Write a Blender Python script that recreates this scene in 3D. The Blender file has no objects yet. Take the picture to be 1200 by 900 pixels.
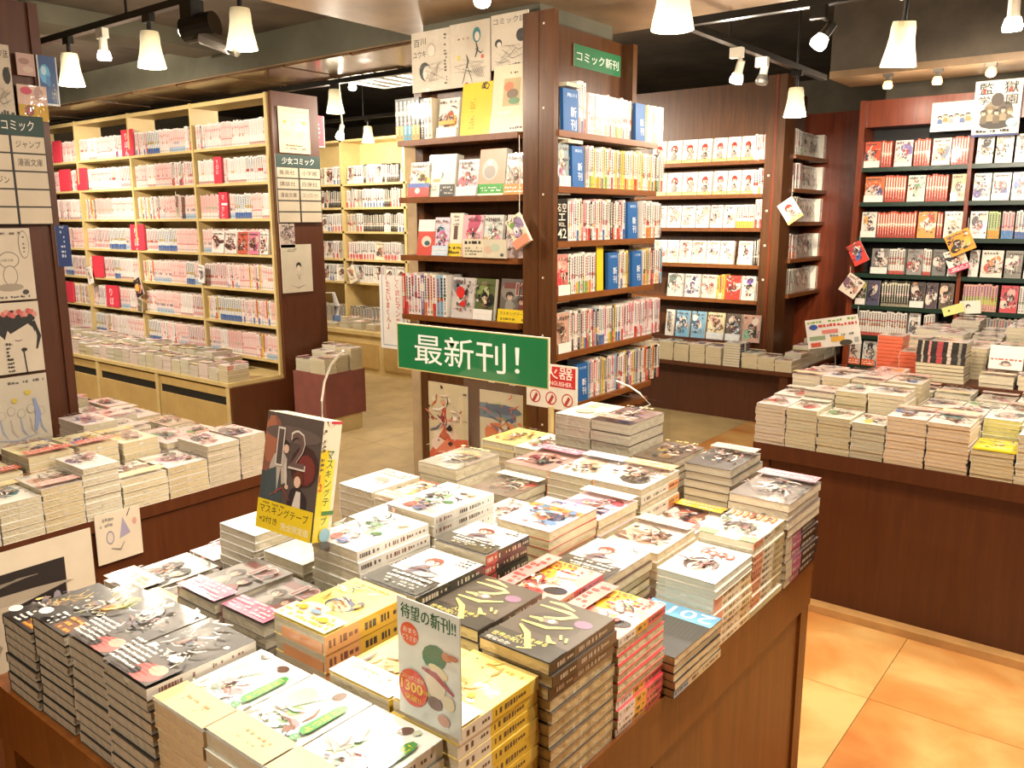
import bpy, math, random
from mathutils import Vector, Matrix
random.seed(11)
SC = bpy.context.scene
COL = SC.collection
PI = math.pi

# ---------------------------------------------------------------- camera, world, lights, exposure
CF, CYAW, CPIT, CROL, CH = 986.92, math.radians(38.0964), math.radians(11.0444), math.radians(.185), 1.5
_fw = Vector((math.cos(CYAW)*math.cos(CPIT), math.sin(CYAW)*math.cos(CPIT), -math.sin(CPIT)))
_r = Vector((math.sin(CYAW), -math.cos(CYAW), 0)); _d = _fw.cross(_r)
_rr = _r*math.cos(CROL) + _d*math.sin(CROL); _dd = _d*math.cos(CROL) - _r*math.sin(CROL)
cam_data = bpy.data.cameras.new('camera'); cam = bpy.data.objects.new('camera', cam_data); COL.objects.link(cam)
cam_data.sensor_width = 36; cam_data.lens = CF/1200*36; cam_data.clip_start = .02
M = Matrix((_rr, -_dd, -_fw)).transposed().to_4x4(); M.translation = (0, 0, CH); cam.matrix_world = M
SC.camera = cam

def ray(x, y): return _rr*(x-600) + _dd*(y-450) + _fw*CF
def on_x(x, y, X): d = ray(x, y); return Vector((0, 0, CH)) + d*(X/d.x)
def on_y(x, y, Y): d = ray(x, y); return Vector((0, 0, CH)) + d*(Y/d.y)
def on_z(x, y, Z): d = ray(x, y); return Vector((0, 0, CH)) + d*((Z-CH)/d.z)
def at(x, y, D): return Vector((0, 0, CH)) + ray(x, y)*(D/CF)

world = bpy.data.worlds.new('dim_room_air'); SC.world = world; world.use_nodes = True
world.node_tree.nodes['Background'].inputs[0].default_value = (1, .9, .78, 1)
world.node_tree.nodes['Background'].inputs[1].default_value = .15
SC.view_settings.view_transform = 'Standard'; SC.view_settings.look = 'None'
SC.view_settings.exposure = .55; SC.view_settings.gamma = 1; SC.view_settings.use_curve_mapping = False

WARM = (1, .87, .70)
def add_point_light(loc, watts, color=WARM, r=.05):
    d = bpy.data.lights.new('point_light', 'POINT'); d.energy = watts; d.color = color; d.shadow_soft_size = r
    o = bpy.data.objects.new('point_light', d); o.location = loc; COL.objects.link(o); return o
def add_spot_light(loc, target, watts, angle=80, color=WARM, r=.06, blend=.7):
    d = bpy.data.lights.new('spot_light', 'SPOT'); d.energy = watts; d.color = color; d.shadow_soft_size = r
    d.spot_size = math.radians(angle); d.spot_blend = blend
    o = bpy.data.objects.new('spot_light', d); o.location = loc
    o.rotation_euler = (Vector(target)-Vector(loc)).to_track_quat('-Z', 'Y').to_euler(); COL.objects.link(o); return o
# presumed track lamps over the aisles and added fill lights, none with a fixture
add_spot_light((1.45, .25, 2.3), (1.4, 1.05, .8), 100, 95)
add_spot_light((.55, .9, 2.3), (.9, 1.1, .8), 55, 95)
add_spot_light((2.3, 1.3, 2.27), (1.5, .95, .8), 88, 90)
add_spot_light((2.0, 2.25, 2.3), (1.35, 1.3, .8), 60, 95)
add_spot_light((1.2, 1.5, 2.3), (1.25, 2.6, .8), 30, 95)
add_spot_light((1.3, 1.0, 2.28), (2.98, 2.35, 1.3), 95, 62)
add_spot_light((3.1, .75, 2.25), (3.4, 2.15, 1.0), 46, 80)
add_spot_light((2.4, -.1, 2.28), (3.6, .3, .9), 88, 95)
add_spot_light((4.6, 1.0, 2.2), (6.2, .9, 1.5), 115, 90)
add_spot_light((3.2, -.1, 2.28), (2.3, .2, .0), 74, 100)
add_spot_light((1.6, 5.6, 2.35), (3.6, 6.2, 1.3), 230, 110)
add_spot_light((2.6, 7.2, 2.35), (3.6, 7.6, 1.2), 120, 110)
add_point_light((4.9, 4.5, 2.3), 75)  # added fill before the far cream shelves, no fixture
add_spot_light((4.6, 6.3, 2.3), (6.1, 6.6, 1.4), 130, 100)  # added to brighten the far cream shelves, no fixture
add_point_light((2.2, -1.2, 2.2), 45)
add_point_light((-.7, .9, 2.1), 62)  # unseen fill added near the camera to brighten the stack ends

# ---------------------------------------------------------------- helpers: colour, materials, geometry
def lin(c): return c/12.92 if c <= .04045 else ((c+.055)/1.055)**2.4
def hx(h):
    return tuple(lin(int(h[i:i+2], 16)/255) for i in (0, 2, 4)) + (1,)

def new_mat(name):
    m = bpy.data.materials.new(name); m.use_nodes = True
    nt = m.node_tree; b = nt.nodes['Principled BSDF']
    return m, nt, b
def node(nt, t, **kw):
    n = nt.nodes.new(t)
    for k, v in kw.items():
        if k in n.inputs: n.inputs[k].default_value = v
        else: setattr(n, k, v)
    return n
def ramp(nt, fac, stops):
    r = nt.nodes.new('ShaderNodeValToRGB')
    while len(r.color_ramp.elements) < len(stops): r.color_ramp.elements.new(.5)
    for e, (p, c) in zip(r.color_ramp.elements, stops): e.position = p; e.color = c
    nt.links.new(fac, r.inputs[0]); return r.outputs[0]
def wood(name, a, b_, rough=.35, scale=(14, 14, .9), coat=.06):
    m, nt, b = new_mat(name)
    tc = node(nt, 'ShaderNodeTexCoord'); mp = node(nt, 'ShaderNodeMapping'); mp.inputs['Scale'].default_value = scale
    nt.links.new(tc.outputs['Object'], mp.inputs[0])
    n1 = node(nt, 'ShaderNodeTexNoise', Scale=3.0, Detail=6.0, Roughness=.65, Distortion=.6); nt.links.new(mp.outputs[0], n1.inputs['Vector'])
    nt.links.new(ramp(nt, n1.outputs[0], [(.3, hx(a)), (.7, hx(b_))]), b.inputs['Base Color'])
    b.inputs['Roughness'].default_value = rough; b.inputs['Coat Weight'].default_value = coat; b.inputs['Coat Roughness'].default_value = .2
    bp = node(nt, 'ShaderNodeBump', Strength=.06, Distance=.002); nt.links.new(n1.outputs[0], bp.inputs['Height']); nt.links.new(bp.outputs[0], b.inputs['Normal'])
    return m
def plain(name, c, rough=.5, metal=0, noise=.08, scale=8, bump=.0):
    m, nt, b = new_mat(name); col = hx(c)
    tc = node(nt, 'ShaderNodeTexCoord'); n1 = node(nt, 'ShaderNodeTexNoise', Scale=float(scale), Detail=5.0, Roughness=.6)
    nt.links.new(tc.outputs['Object'], n1.inputs['Vector'])
    lo = tuple(x*(1-noise*2) for x in col[:3])+(1,); hi = tuple(min(1, x*(1+noise*2)) for x in col[:3])+(1,)
    nt.links.new(ramp(nt, n1.outputs[0], [(.3, lo), (.7, hi)]), b.inputs['Base Color'])
    b.inputs['Roughness'].default_value = rough; b.inputs['Metallic'].default_value = metal
    if bump:
        bp = node(nt, 'ShaderNodeBump', Strength=bump, Distance=.01); nt.links.new(n1.outputs[0], bp.inputs['Height']); nt.links.new(bp.outputs[0], b.inputs['Normal'])
    return m
def printed(name, rough, coat, bump, bscale=9.0, stripes=False):
    m, nt, b = new_mat(name)
    at_ = node(nt, 'ShaderNodeAttribute', attribute_name='Col')
    tc = node(nt, 'ShaderNodeTexCoord')
    n1 = node(nt, 'ShaderNodeTexNoise', Scale=bscale, Detail=3.0, Roughness=.55); nt.links.new(tc.outputs['Object'], n1.inputs['Vector'])
    mx = node(nt, 'ShaderNodeMix', data_type='RGBA', blend_type='MULTIPLY'); mx.inputs[0].default_value = .35 if stripes else 1
    nt.links.new(at_.outputs['Color'], mx.inputs[6])
    if stripes:   # the leaves of the page block
        mp = node(nt, 'ShaderNodeMapping'); mp.inputs['Scale'].default_value = (3, 3, 420); nt.links.new(tc.outputs['Object'], mp.inputs[0])
        n2 = node(nt, 'ShaderNodeTexNoise', Scale=1.0, Detail=2.0); nt.links.new(mp.outputs[0], n2.inputs['Vector'])
        nt.links.new(ramp(nt, n2.outputs[0], [(.35, (.55, .5, .42, 1)), (.6, (1, 1, 1, 1))]), mx.inputs[7])
    else:
        nt.links.new(ramp(nt, n1.outputs[0], [(.3, (.76, .76, .76, 1)), (.7, (.86, .86, .86, 1))]), mx.inputs[7])
    nt.links.new(mx.outputs[2], b.inputs['Base Color'])
    b.inputs['Roughness'].default_value = rough; b.inputs['Coat Weight'].default_value = coat; b.inputs['Coat Roughness'].default_value = .06
    if bump:
        bp = node(nt, 'ShaderNodeBump', Strength=bump, Distance=.006); nt.links.new(n1.outputs[0], bp.inputs['Height'])
        nt.links.new(bp.outputs[0], b.inputs['Coat Normal']); nt.links.new(bp.outputs[0], b.inputs['Normal'])
    return m

MT = {}
MT['wood'] = wood('column_walnut', '40240f', '5e3a1c')
MT['wood2'] = wood('counter_mahogany', '461e06', '54290a', .45)
MT['cherry'] = wood('case_cherry', '5a220c', '7d3512', .35)
MT['shelf'] = wood('shelf_board_wood', '633715', '7d4a20', .4, (1.5, 14, 14))
MT['table'] = wood('display_table_wood', '613209', '79440f', .42)
MT['cream'] = plain('cream_shelf_metal', 'c2aa74', .45, 0, .05)
MT['creamd'] = plain('cream_drawer_front', 'b0925a', .5, 0, .05)
MT['greenb'] = plain('dark_green_shelf', '0f2a1c', .35, 0, .1)
MT['blackb'] = plain('black_case_back', '0d0d0c', .6, 0, .1)
MT['black'] = plain('black_track_metal', '16140f', .35, .3, .1)
MT['grey'] = plain('grey_spot_metal', '77726a', .4, .5, .1)
MT['white'] = plain('white_plastic', 'd8d2c2', .4, 0, .03)
MT['beige'] = plain('beige_plaster', 'b49b78', .8, 0, .1, 5, .1)
MT['wall'] = plain('grey_plaster_wall', '736a5a', .85, 0, .12, 3, .15)
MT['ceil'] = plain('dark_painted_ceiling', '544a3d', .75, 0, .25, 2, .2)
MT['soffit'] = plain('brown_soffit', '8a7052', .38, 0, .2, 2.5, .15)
MT['board'] = plain('glossy_brown_board', '6a5038', .16, 0, .25, 3, .3)
MT['beam'] = plain('grey_green_beam', '5a5747', .7, 0, .12, 3, .1)
MT['base'] = plain('tan_kickboard', 'b98d56', .5, 0, .1)
MT['paper'] = printed('matte_printed_paper', .55, 0.0, 0)
MT['gloss'] = printed('film_wrapped_print', .35, .8, .12, 11.0)
MT['pages'] = printed('page_edges_under_film', .5, .6, .9, 45.0, True)
MT['filmed'] = printed('card_in_clear_film', .5, .9, .6, 16.0)

def emissive(name, c, s):
    m, nt, b = new_mat(name); b.inputs['Base Color'].default_value = hx(c)
    b.inputs['Emission Color'].default_value = hx(c); b.inputs['Emission Strength'].default_value = s
    n1 = node(nt, 'ShaderNodeLayerWeight', Blend=.4)
    nt.links.new(ramp(nt, n1.outputs[1], [(0, hx(c)), (1, tuple(x*.8 for x in hx(c)[:3])+(1,))]), b.inputs['Base Color'])
    return m
MT['bulb'] = emissive('lit_bulb', 'fff2d8', 14)
MT['bulbw'] = emissive('warm_lit_bulb', 'ffc070', 3)
# glass pendant shade: the milk glass glows more towards its open lower rim, where the bulb hangs
m, nt, b = new_mat('milk_glass_shade'); b.inputs['Base Color'].default_value = hx('cdbf94'); b.inputs['Roughness'].default_value = .3
tc = node(nt, 'ShaderNodeTexCoord'); sp = node(nt, 'ShaderNodeSeparateXYZ'); nt.links.new(tc.outputs['Object'], sp.inputs[0])
mr = node(nt, 'ShaderNodeMapRange'); mr.inputs[1].default_value = -.15; mr.inputs[2].default_value = 0; mr.inputs[3].default_value = 1.3; mr.inputs[4].default_value = .12
nt.links.new(sp.outputs[2], mr.inputs[0]); nt.links.new(mr.outputs[0], b.inputs['Emission Strength']); b.inputs['Emission Color'].default_value = hx('fff0c4')
MT['shade'] = m
# clear acrylic
m, nt, b = new_mat('clear_acrylic'); nt.nodes.remove(b); out = nt.nodes['Material Output']
lf = node(nt, 'ShaderNodeLayerWeight', Blend=.5); pw_ = node(nt, 'ShaderNodeMath', operation='POWER'); pw_.inputs[1].default_value = 4; nt.links.new(lf.outputs[1], pw_.inputs[0])
lw = node(nt, 'ShaderNodeMath', operation='MULTIPLY_ADD'); lw.inputs[1].default_value = .4; lw.inputs[2].default_value = .03; nt.links.new(pw_.outputs[0], lw.inputs[0]); tr = node(nt, 'ShaderNodeBsdfTransparent'); tr.inputs[0].default_value = (.975, .98, .975, 1)
gl = node(nt, 'ShaderNodeBsdfGlossy', Roughness=.04); mxs = node(nt, 'ShaderNodeMixShader')
nt.links.new(lw.outputs[0], mxs.inputs[0]); nt.links.new(tr.outputs[0], mxs.inputs[1]); nt.links.new(gl.outputs[0], mxs.inputs[2]); nt.links.new(mxs.outputs[0], out.inputs[0])
MT['acrylic'] = m
# floor tile: mottled tan, every tile a little different
m, nt, b = new_mat('mottled_tan_floor_tile')
tc = node(nt, 'ShaderNodeTexCoord'); oi = node(nt, 'ShaderNodeObjectInfo'); geo = node(nt, 'ShaderNodeNewGeometry')
n1 = node(nt, 'ShaderNodeTexNoise', noise_dimensions='4D', Scale=2.3, Detail=5.0, Roughness=.55, Distortion=.4); nt.links.new(geo.outputs['Position'], n1.inputs['Vector'])
mm = node(nt, 'ShaderNodeMath', operation='MULTIPLY'); mm.inputs[1].default_value = 40; nt.links.new(oi.outputs['Random'], mm.inputs[0]); nt.links.new(mm.outputs[0], n1.inputs['W'])
nt.links.new(ramp(nt, n1.outputs[0], [(.36, hx('ac6a32')), (.5, hx('b98448')), (.66, hx('c7a468'))]), b.inputs['Base Color']); b.inputs['Roughness'].default_value = .32
MT['tile'] = m
MT['tilegrey'] = plain('grey_beige_floor_mat', 'a68e62', .6, 0, .1, 4)
MT['grout'] = plain('floor_joint', '8a5a2e', .7)

class G:
    """collects faces; build() makes ONE mesh"""
    def __init__(s): s.v = []; s.f = []; s.c = []; s.m = []
    def face(s, pts, col=(.8, .8, .8, 1), mi=0):
        n = len(s.v); s.v += [tuple(p) for p in pts]; s.f.append(tuple(range(n, n+len(pts)))); s.c.append(col); s.m.append(mi)
    def box(s, x0, x1, y0, y1, z0, z1, col=(.8, .8, .8, 1), mi=0, sides=None):
        c = sides or {}
        def g(k): return c.get(k, (col, mi))
        q = lambda k, p: s.face(p, *g(k))
        q('b', [(x0, y0, z0), (x0, y1, z0), (x1, y1, z0), (x1, y0, z0)]); q('t', [(x0, y0, z1), (x1, y0, z1), (x1, y1, z1), (x0, y1, z1)])
        q('f', [(x0, y0, z0), (x1, y0, z0), (x1, y0, z1), (x0, y0, z1)]); q('k', [(x0, y1, z0), (x0, y1, z1), (x1, y1, z1), (x1, y1, z0)])
        q('l', [(x0, y0, z0), (x0, y0, z1), (x0, y1, z1), (x0, y1, z0)]); q('r', [(x1, y0, z0), (x1, y1, z0), (x1, y1, z1), (x1, y0, z1)])
        return s
    def tube(s, pts, r, n=8, col=(.8, .8, .8, 1), mi=0):
        pts = [Vector(p) for p in pts]; rings = []
        for i, p in enumerate(pts):
            d = (pts[min(i+1, len(pts)-1)]-pts[max(i-1, 0)]).normalized()
            a = d.cross(Vector((0, 0, 1))); a = a.normalized() if a.length > 1e-3 else Vector((1, 0, 0)); b2 = d.cross(a)
            rr = r[i] if isinstance(r, (list, tuple)) else r
            rings.append([p + (a*math.cos(2*PI*k/n) + b2*math.sin(2*PI*k/n))*rr for k in range(n)])
        for i in range(len(rings)-1):
            for k in range(n): s.face([rings[i][k], rings[i][(k+1) % n], rings[i+1][(k+1) % n], rings[i+1][k]], col, mi)
        s.face(rings[0], col, mi); s.face(rings[-1][::-1], col, mi); return s
    def lathe(s, prof, n=20, col=(.8, .8, .8, 1), mi=0):
        for (r0, z0), (r1, z1) in zip(prof, prof[1:]):
            for k in range(n):
                a, b2 = 2*PI*k/n, 2*PI*(k+1)/n
                s.face([(r0*math.cos(a), r0*math.sin(a), z0), (r0*math.cos(b2), r0*math.sin(b2), z0), (r1*math.cos(b2), r1*math.sin(b2), z1), (r1*math.cos(a), r1*math.sin(a), z1)], col, mi)
        return s
    def mesh(s, name, mats, smooth=False):
        me = bpy.data.meshes.new(name); me.from_pydata(s.v, [], s.f)
        for m_ in (mats if isinstance(mats, (list, tuple)) else [mats]): me.materials.append(MT[m_] if isinstance(m_, str) else m_)
        ca = me.color_attributes.new('Col', 'FLOAT_COLOR', 'CORNER'); buf = []
        for f, c in zip(s.f, s.c): buf.extend(list(c)*len(f))
        ca.data.foreach_set('color', buf); me.polygons.foreach_set('material_index', s.m)
        if smooth: me.polygons.foreach_set('use_smooth', [True]*len(s.f))
        me.update(); return me

def link(name, mesh, parent=None, loc=(0, 0, 0), rot=(0, 0, 0), label=None, cat=None, group=None, kind=None):
    o = bpy.data.objects.new(name, mesh); COL.objects.link(o)
    if parent: o.parent = parent
    o.location = loc; o.rotation_euler = rot
    for k, v in (('label', label), ('category', cat), ('group', group), ('kind', kind)):
        if v: o[k] = v
    return o
def thing(name, label, cat, loc=(0, 0, 0), rot=(0, 0, 0), group=None): return link(name, None, None, loc, rot, label, cat, group)
def boxo(name, b, m, parent=None, **kw):
    """box object with its origin at the centre of its base"""
    x0, x1, y0, y1, z0, z1 = b; c = ((x0+x1)/2, (y0+y1)/2, z0)
    g = G().box(x0-c[0], x1-c[0], y0-c[1], y1-c[1], 0, z1-z0)
    off = Vector(c) - (parent.location if parent else Vector((0, 0, 0)))
    if parent and parent.rotation_euler.z: off = c = Vector(c)
    return link(name, g.mesh(name, m), parent, off, **kw)
def struct(name, b, m, **kw): return boxo(name, b, m, kind='structure', **kw)

# ---------------------------------------------------------------- printed art: flat lettering and shapes as coloured polygons
TEXT = {}
ALLTEXT = ['最新刊！', 'コミック新刊', '新', '刊', '集', '英', '社', '集英社', '講談社', '小学館', '白泉社', 'その他', '角川', '少女コミック', '少年コミック', '漫画文庫', 'コミックエッセイ',
  'コミック', 'ジャンプ', 'マガジン', '12', 'マスキングテープ', '×2付き', '完全限定版', '待望の新刊!!', 'おまち', 'どうさま!', 'コミックス累計', '1300', '万部', '突破!!',
  '監', '獄', '学', '園', 'コウノドリ', 'YOU', 'りぼん', 'マーガレット', '2015', 'ラ', 'ン', 'ド', '人間を縛る', '世界の呪いって', '何なのか', 'よつばと!', '消火器', 'FIRE EXTINGUISHER',
  '新しく読むマンガ', '「ただいまくん」', '1', '2', 'る空', 'エ', 'VOL.', '42', '原画展', 'め', '百川', 'ユウキ', 'コミック誌', 'SWEET', 'すきです', 'NEEDS', '13', '新刊', '原作', '初版', 'GT', '好評発売中']
_tmp = []
for t_ in ALLTEXT + sorted(set(''.join(['新しく読むマンガ', '「ただいまくん」', 'マスキングテープ', 'マーガレット', 'りぼん', 'YOU', '原画展', '百川ユウキ', '好評発売中']))):
    if t_ in TEXT: continue
    cu = bpy.data.curves.new('t', 'FONT'); cu.body = t_; cu.resolution_u = 2; cu.offset = .004; cu.size = 1
    ob = bpy.data.objects.new('t', cu); COL.objects.link(ob); _tmp.append((t_, ob, cu)); TEXT[t_] = None
bpy.context.view_layer.update(); _dg = bpy.context.evaluated_depsgraph_get()
for t_, ob, cu in _tmp:
    me = ob.evaluated_get(_dg).to_mesh()
    vs = [(v.co.x, v.co.y) for v in me.vertices]; fs = [tuple(p.vertices) for p in me.polygons]
    ob.evaluated_get(_dg).to_mesh_clear()
    if vs:
        x0 = min(v[0] for v in vs); x1 = max(v[0] for v in vs); y0 = min(v[1] for v in vs); y1 = max(v[1] for v in vs)
        TEXT[t_] = ([((x-x0), (y-y0)) for x, y in vs], fs, x1-x0, y1-y0)
    bpy.data.objects.remove(ob); bpy.data.curves.remove(cu)

class Art:
    """unit width 1, height asp; u to the right, v up; later shapes print over earlier ones"""
    def __init__(s, asp=1.42): s.asp = asp; s.p = []
    def poly(s, pts, c): s.p.append((pts, hx(c) if isinstance(c, str) else c)); return s
    def rect(s, u0, v0, u1, v1, c): return s.poly([(u0, v0), (u1, v0), (u1, v1), (u0, v1)], c)
    def ell(s, cu, cv, ru, rv, c, n=14, rot=0):
        ca, sa = math.cos(rot), math.sin(rot); pts = []
        for k in range(n):
            a = 2*PI*k/n; x, y = ru*math.cos(a), rv*math.sin(a); pts.append((cu+x*ca-y*sa, cv+x*sa+y*ca))
        return s.poly(pts, c)
    def stroke(s, pts, w, c):
        L = []; R_ = []
        for i, p in enumerate(pts):
            a = pts[max(i-1, 0)]; b = pts[min(i+1, len(pts)-1)]; dx, dy = b[0]-a[0], b[1]-a[1]; l = math.hypot(dx, dy) or 1
            ww = w*(.4 if i in (0, len(pts)-1) else 1)/2
            L.append((p[0]-dy/l*ww, p[1]+dx/l*ww)); R_.append((p[0]+dy/l*ww, p[1]-dx/l*ww))
        s.p.append(([[L[i], R_[i], R_[i+1], L[i+1]] for i in range(len(pts)-1)], hx(c) if isinstance(c, str) else c, 'multi')); return s
    def text(s, t, u, v, w=None, h=None, c='000000', rot=0):
        """lettering in the box whose lower left corner is u, v; w or h (or both) give its size"""
        e = TEXT.get(t)
        if not e: return s
        pts, fs, tw, th = e; sx = (w/tw) if w else None; sy = (h/th) if h else None
        sx = sx or sy; sy = sy or sx; ca, sa = math.cos(rot), math.sin(rot); col = hx(c)
        s.p.append(([[(u+x*sx*ca-y*sy*sa, v+x*sx*sa+y*sy*ca) for x, y in (pts[i] for i in f)] for f in fs], col, 'multi')); return s
    def vtext(s, t, u, vtop, size, c, gap=1.08):
        for i, ch in enumerate(t): s.text(ch, u, vtop-size-(i*size*gap), h=size*(.9 if TEXT.get(ch) and TEXT[ch][3] > .4 else .5), c=c)
        return s
    def marks(s, u0, v0, u1, v1, c, rows=2, seed=0, dens=.75):
        """rows of tiny illegible lettering"""
        r = random.Random(seed); h = (v1-v0)/rows
        for i in range(rows):
            u = u0
            while u < u1:
                w = h*r.uniform(.3, .8)
                if r.random() < dens:
                    vv = v0+i*h+h*r.uniform(.1, .25); hh = h*r.uniform(.35, .6)
                    s.rect(u, vv, min(u+w, u1), vv+hh, c)
                u += w + h*r.uniform(.08, .3)
        return s
    def fig(s, u, v, k, hair='3a2a22', skin='f2cdb0', cloth='8a8f9c', seed=0, body=True):
        """a plain drawn figure: body, face, hair"""
        r = random.Random(seed); t = r.uniform(-.25, .25)
        if body:
            s.poly([(u-.34*k, v-1.25*k), (u-.30*k, v-.55*k), (u-.12*k, v-.3*k), (u+.12*k, v-.3*k), (u+.32*k, v-.55*k), (u+.38*k, v-1.25*k)], cloth)
            s.stroke([(u+.3*k, v-.5*k), (u+.5*k, v-.85*k), (u+.3*k, v-1.05*k)], .13*k, cloth)
        s.ell(u, v+.05*k, .33*k, .36*k, hair, 14, t); s.ell(u+.02*k, v-.05*k, .23*k, .27*k, skin, 14, t)
        s.poly([(u-.3*k, v+.1*k), (u-.22*k, v+.33*k), (u+.1*k, v+.4*k), (u+.3*k, v+.2*k), (u+.3*k, v-.05*k), (u+.17*k, v+.12*k), (u+.02*k, v+.04*k), (u-.1*k, v+.14*k), (u-.24*k, v-.02*k)], hair)
        for e_ in (-.09, .12):
            s.ell(u+e_*k, v-.07*k, .05*k, .06*k, 'fbf4ee', 8); s.ell(u+e_*k, v-.07*k, .035*k, .055*k, '3a2c2c', 8); s.stroke([(u+(e_-.06)*k, v-.02*k), (u+e_*k, v+.005*k), (u+(e_+.06)*k, v-.02*k)], .022*k, '2a2020')
        s.stroke([(u-.02*k, v-.22*k), (u+.02*k, v-.23*k), (u+.06*k, v-.22*k)], .012*k, '9a4a40')
        for q in range(6): s.stroke([(u+(-.28+.11*q)*k, v+.3*k), (u+(-.30+.12*q)*k, v+.12*k), (u+(-.34+.13*q)*k, v-(.1 if q in (0, 5) else -.02)*k)], .035*k, hair if q % 2 else skin if False else hair)
        return s
    def put(s, g, fn, eps=.00012, mi=0):
        """fn(u, v, lift) -> 3D point"""
        fn0 = fn; top = s.asp      # print stops at the sheet's edge
        fn = lambda u, v, l: fn0(min(max(u, 0), 1), min(max(v, 0), top), l)
        for i, e in enumerate(s.p):
            lift = eps*(i+1)
            if len(e) == 3:
                for f in e[0]: g.face([fn(a, b, lift) for a, b in f], e[1], mi)
            else: g.face([fn(a, b, lift) for a, b in e[0]], e[1], mi)
        return g

def art_upright(A, w, h, name='printed_face', m='paper', y=0):
    """art on the viewer's side (-y) of an upright sheet, x 0..w, z 0..h"""
    return A.put(G(), lambda u, v, l: (u*w, y-.0004-l, v/A.asp*h)).mesh(name, m)

def sheet(name, label, cat, plane, val, tl, br, A, m='paper', group=None, t=.004, lean=0, edge='e8dfcc', border=None):
    """flat card or board whose front lies in the plane x=val ('X') or y=val ('Y'), spanned by two corners"""
    f = on_x if plane == 'X' else on_y
    a, b = f(tl[0], tl[1], val), f(br[0], br[1], val); h = a.z-b.z
    if plane == 'X': w = a.y-b.y; rot = -PI/2; loc = (val, a.y, b.z)
    else: w = b.x-a.x; rot = 0; loc = (a.x, val, b.z)
    return sheet_at(name, label, cat, loc, (lean, 0, rot), w, h, A, m, group, t, edge)
def sheet_at(name, label, cat, loc, rot, w, h, A, m='paper', group=None, t=.004, edge='e8dfcc'):
    o = link(name, G().box(0, w, 0, t, 0, h, hx(edge)).mesh(name, 'paper'), None, loc, rot, label, cat, group)
    if A:
        link('printed_face', art_upright(A, w, h, m=m), o)
    return o

# ---------------------------------------------------------------- books
PAGE = hx('cbbfa2'); PAGE2 = hx('b8af98')
def body(L, W, t, cov, spine, page=PAGE, tab=False, tail=None):
    """lying book, centred, z 0..t: jacket boards, spine at -y, page block set back on three sides"""
    g = G(); b = .0006; i = .0010; cov = hx(cov); hl, hw = L/2, W/2
    g.box(-hl, hl, -hw, hw, t-b, t, cov); g.box(-hl, hl, -hw, hw, 0, b, cov)
    g.box(-hl+i, hl-i, -hw+.001, hw-i, b, t-b, page, 1)
    x = -hl
    for fr, c in spine:
        x2 = x+L*fr; g.box(x, x2, -hw-.0004, -hw+.0012, b*.4, t-b*.4, hx(c))
        if fr > .22:
            r = random.Random(repr((L, t, c))); q = x+L*fr*.1; ink = hx('d8ccb4' if sum(hx(c)[:3]) < .9 else r.choice(['4a4440', '5a4a44', '8a5a4c'])); big = r.uniform(.5, .7)
            while q < x2-L*fr*.1:
                w = t*r.uniform(.10, .26); hz = (.20 if (q-x)/(L*fr) < big else .11)*t
                if r.random() < .85: g.face([(q, -hw-.0007, t*.5-hz), (q+w, -hw-.0007, t*.5-hz), (q+w, -hw-.0007, t*.5+hz), (q, -hw-.0007, t*.5+hz)], ink)
                q += w+t*r.choice([.07, .09, .12, .3])
        x = x2
    if tab:
        for (dx, c) in ((0, 'f4f0e4'),): g.face([(-hl-.0006, -.008, t*.25), (-hl-.0006, .008, t*.25), (-hl-.003, .006, t*.62), (-hl-.003, -.006, t*.62)][::-1], hx(c))
    if tail: g.box(-hl-.0006, -hl+.002, -hw+.006, hw-.02, b, t*.55, hx(tail))
    return g
_bm = {}
def body_mesh(*a):
    k = repr(a)
    if k not in _bm: _bm[k] = body(*a).mesh('book_body', ['gloss', 'pages'])
    return _bm[k]
ORD = ['topmost', 'second', 'third', 'fourth', 'fifth', 'sixth', 'seventh', 'eighth', 'ninth', 'tenth', '11th', '12th', '13th', '14th', '15th', '16th', '17th', '18th', '19th', '20th']
def nth(i):
    w = ['first', 'second', 'third', 'fourth', 'fifth', 'sixth', 'seventh', 'eighth', 'ninth', 'tenth']
    if i < 10: return w[i]
    n = i+1; return '%d%s' % (n, 'th' if 10 < n % 100 < 14 else {1: 'st', 2: 'nd', 3: 'rd'}.get(n % 10, 'th'))

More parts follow.
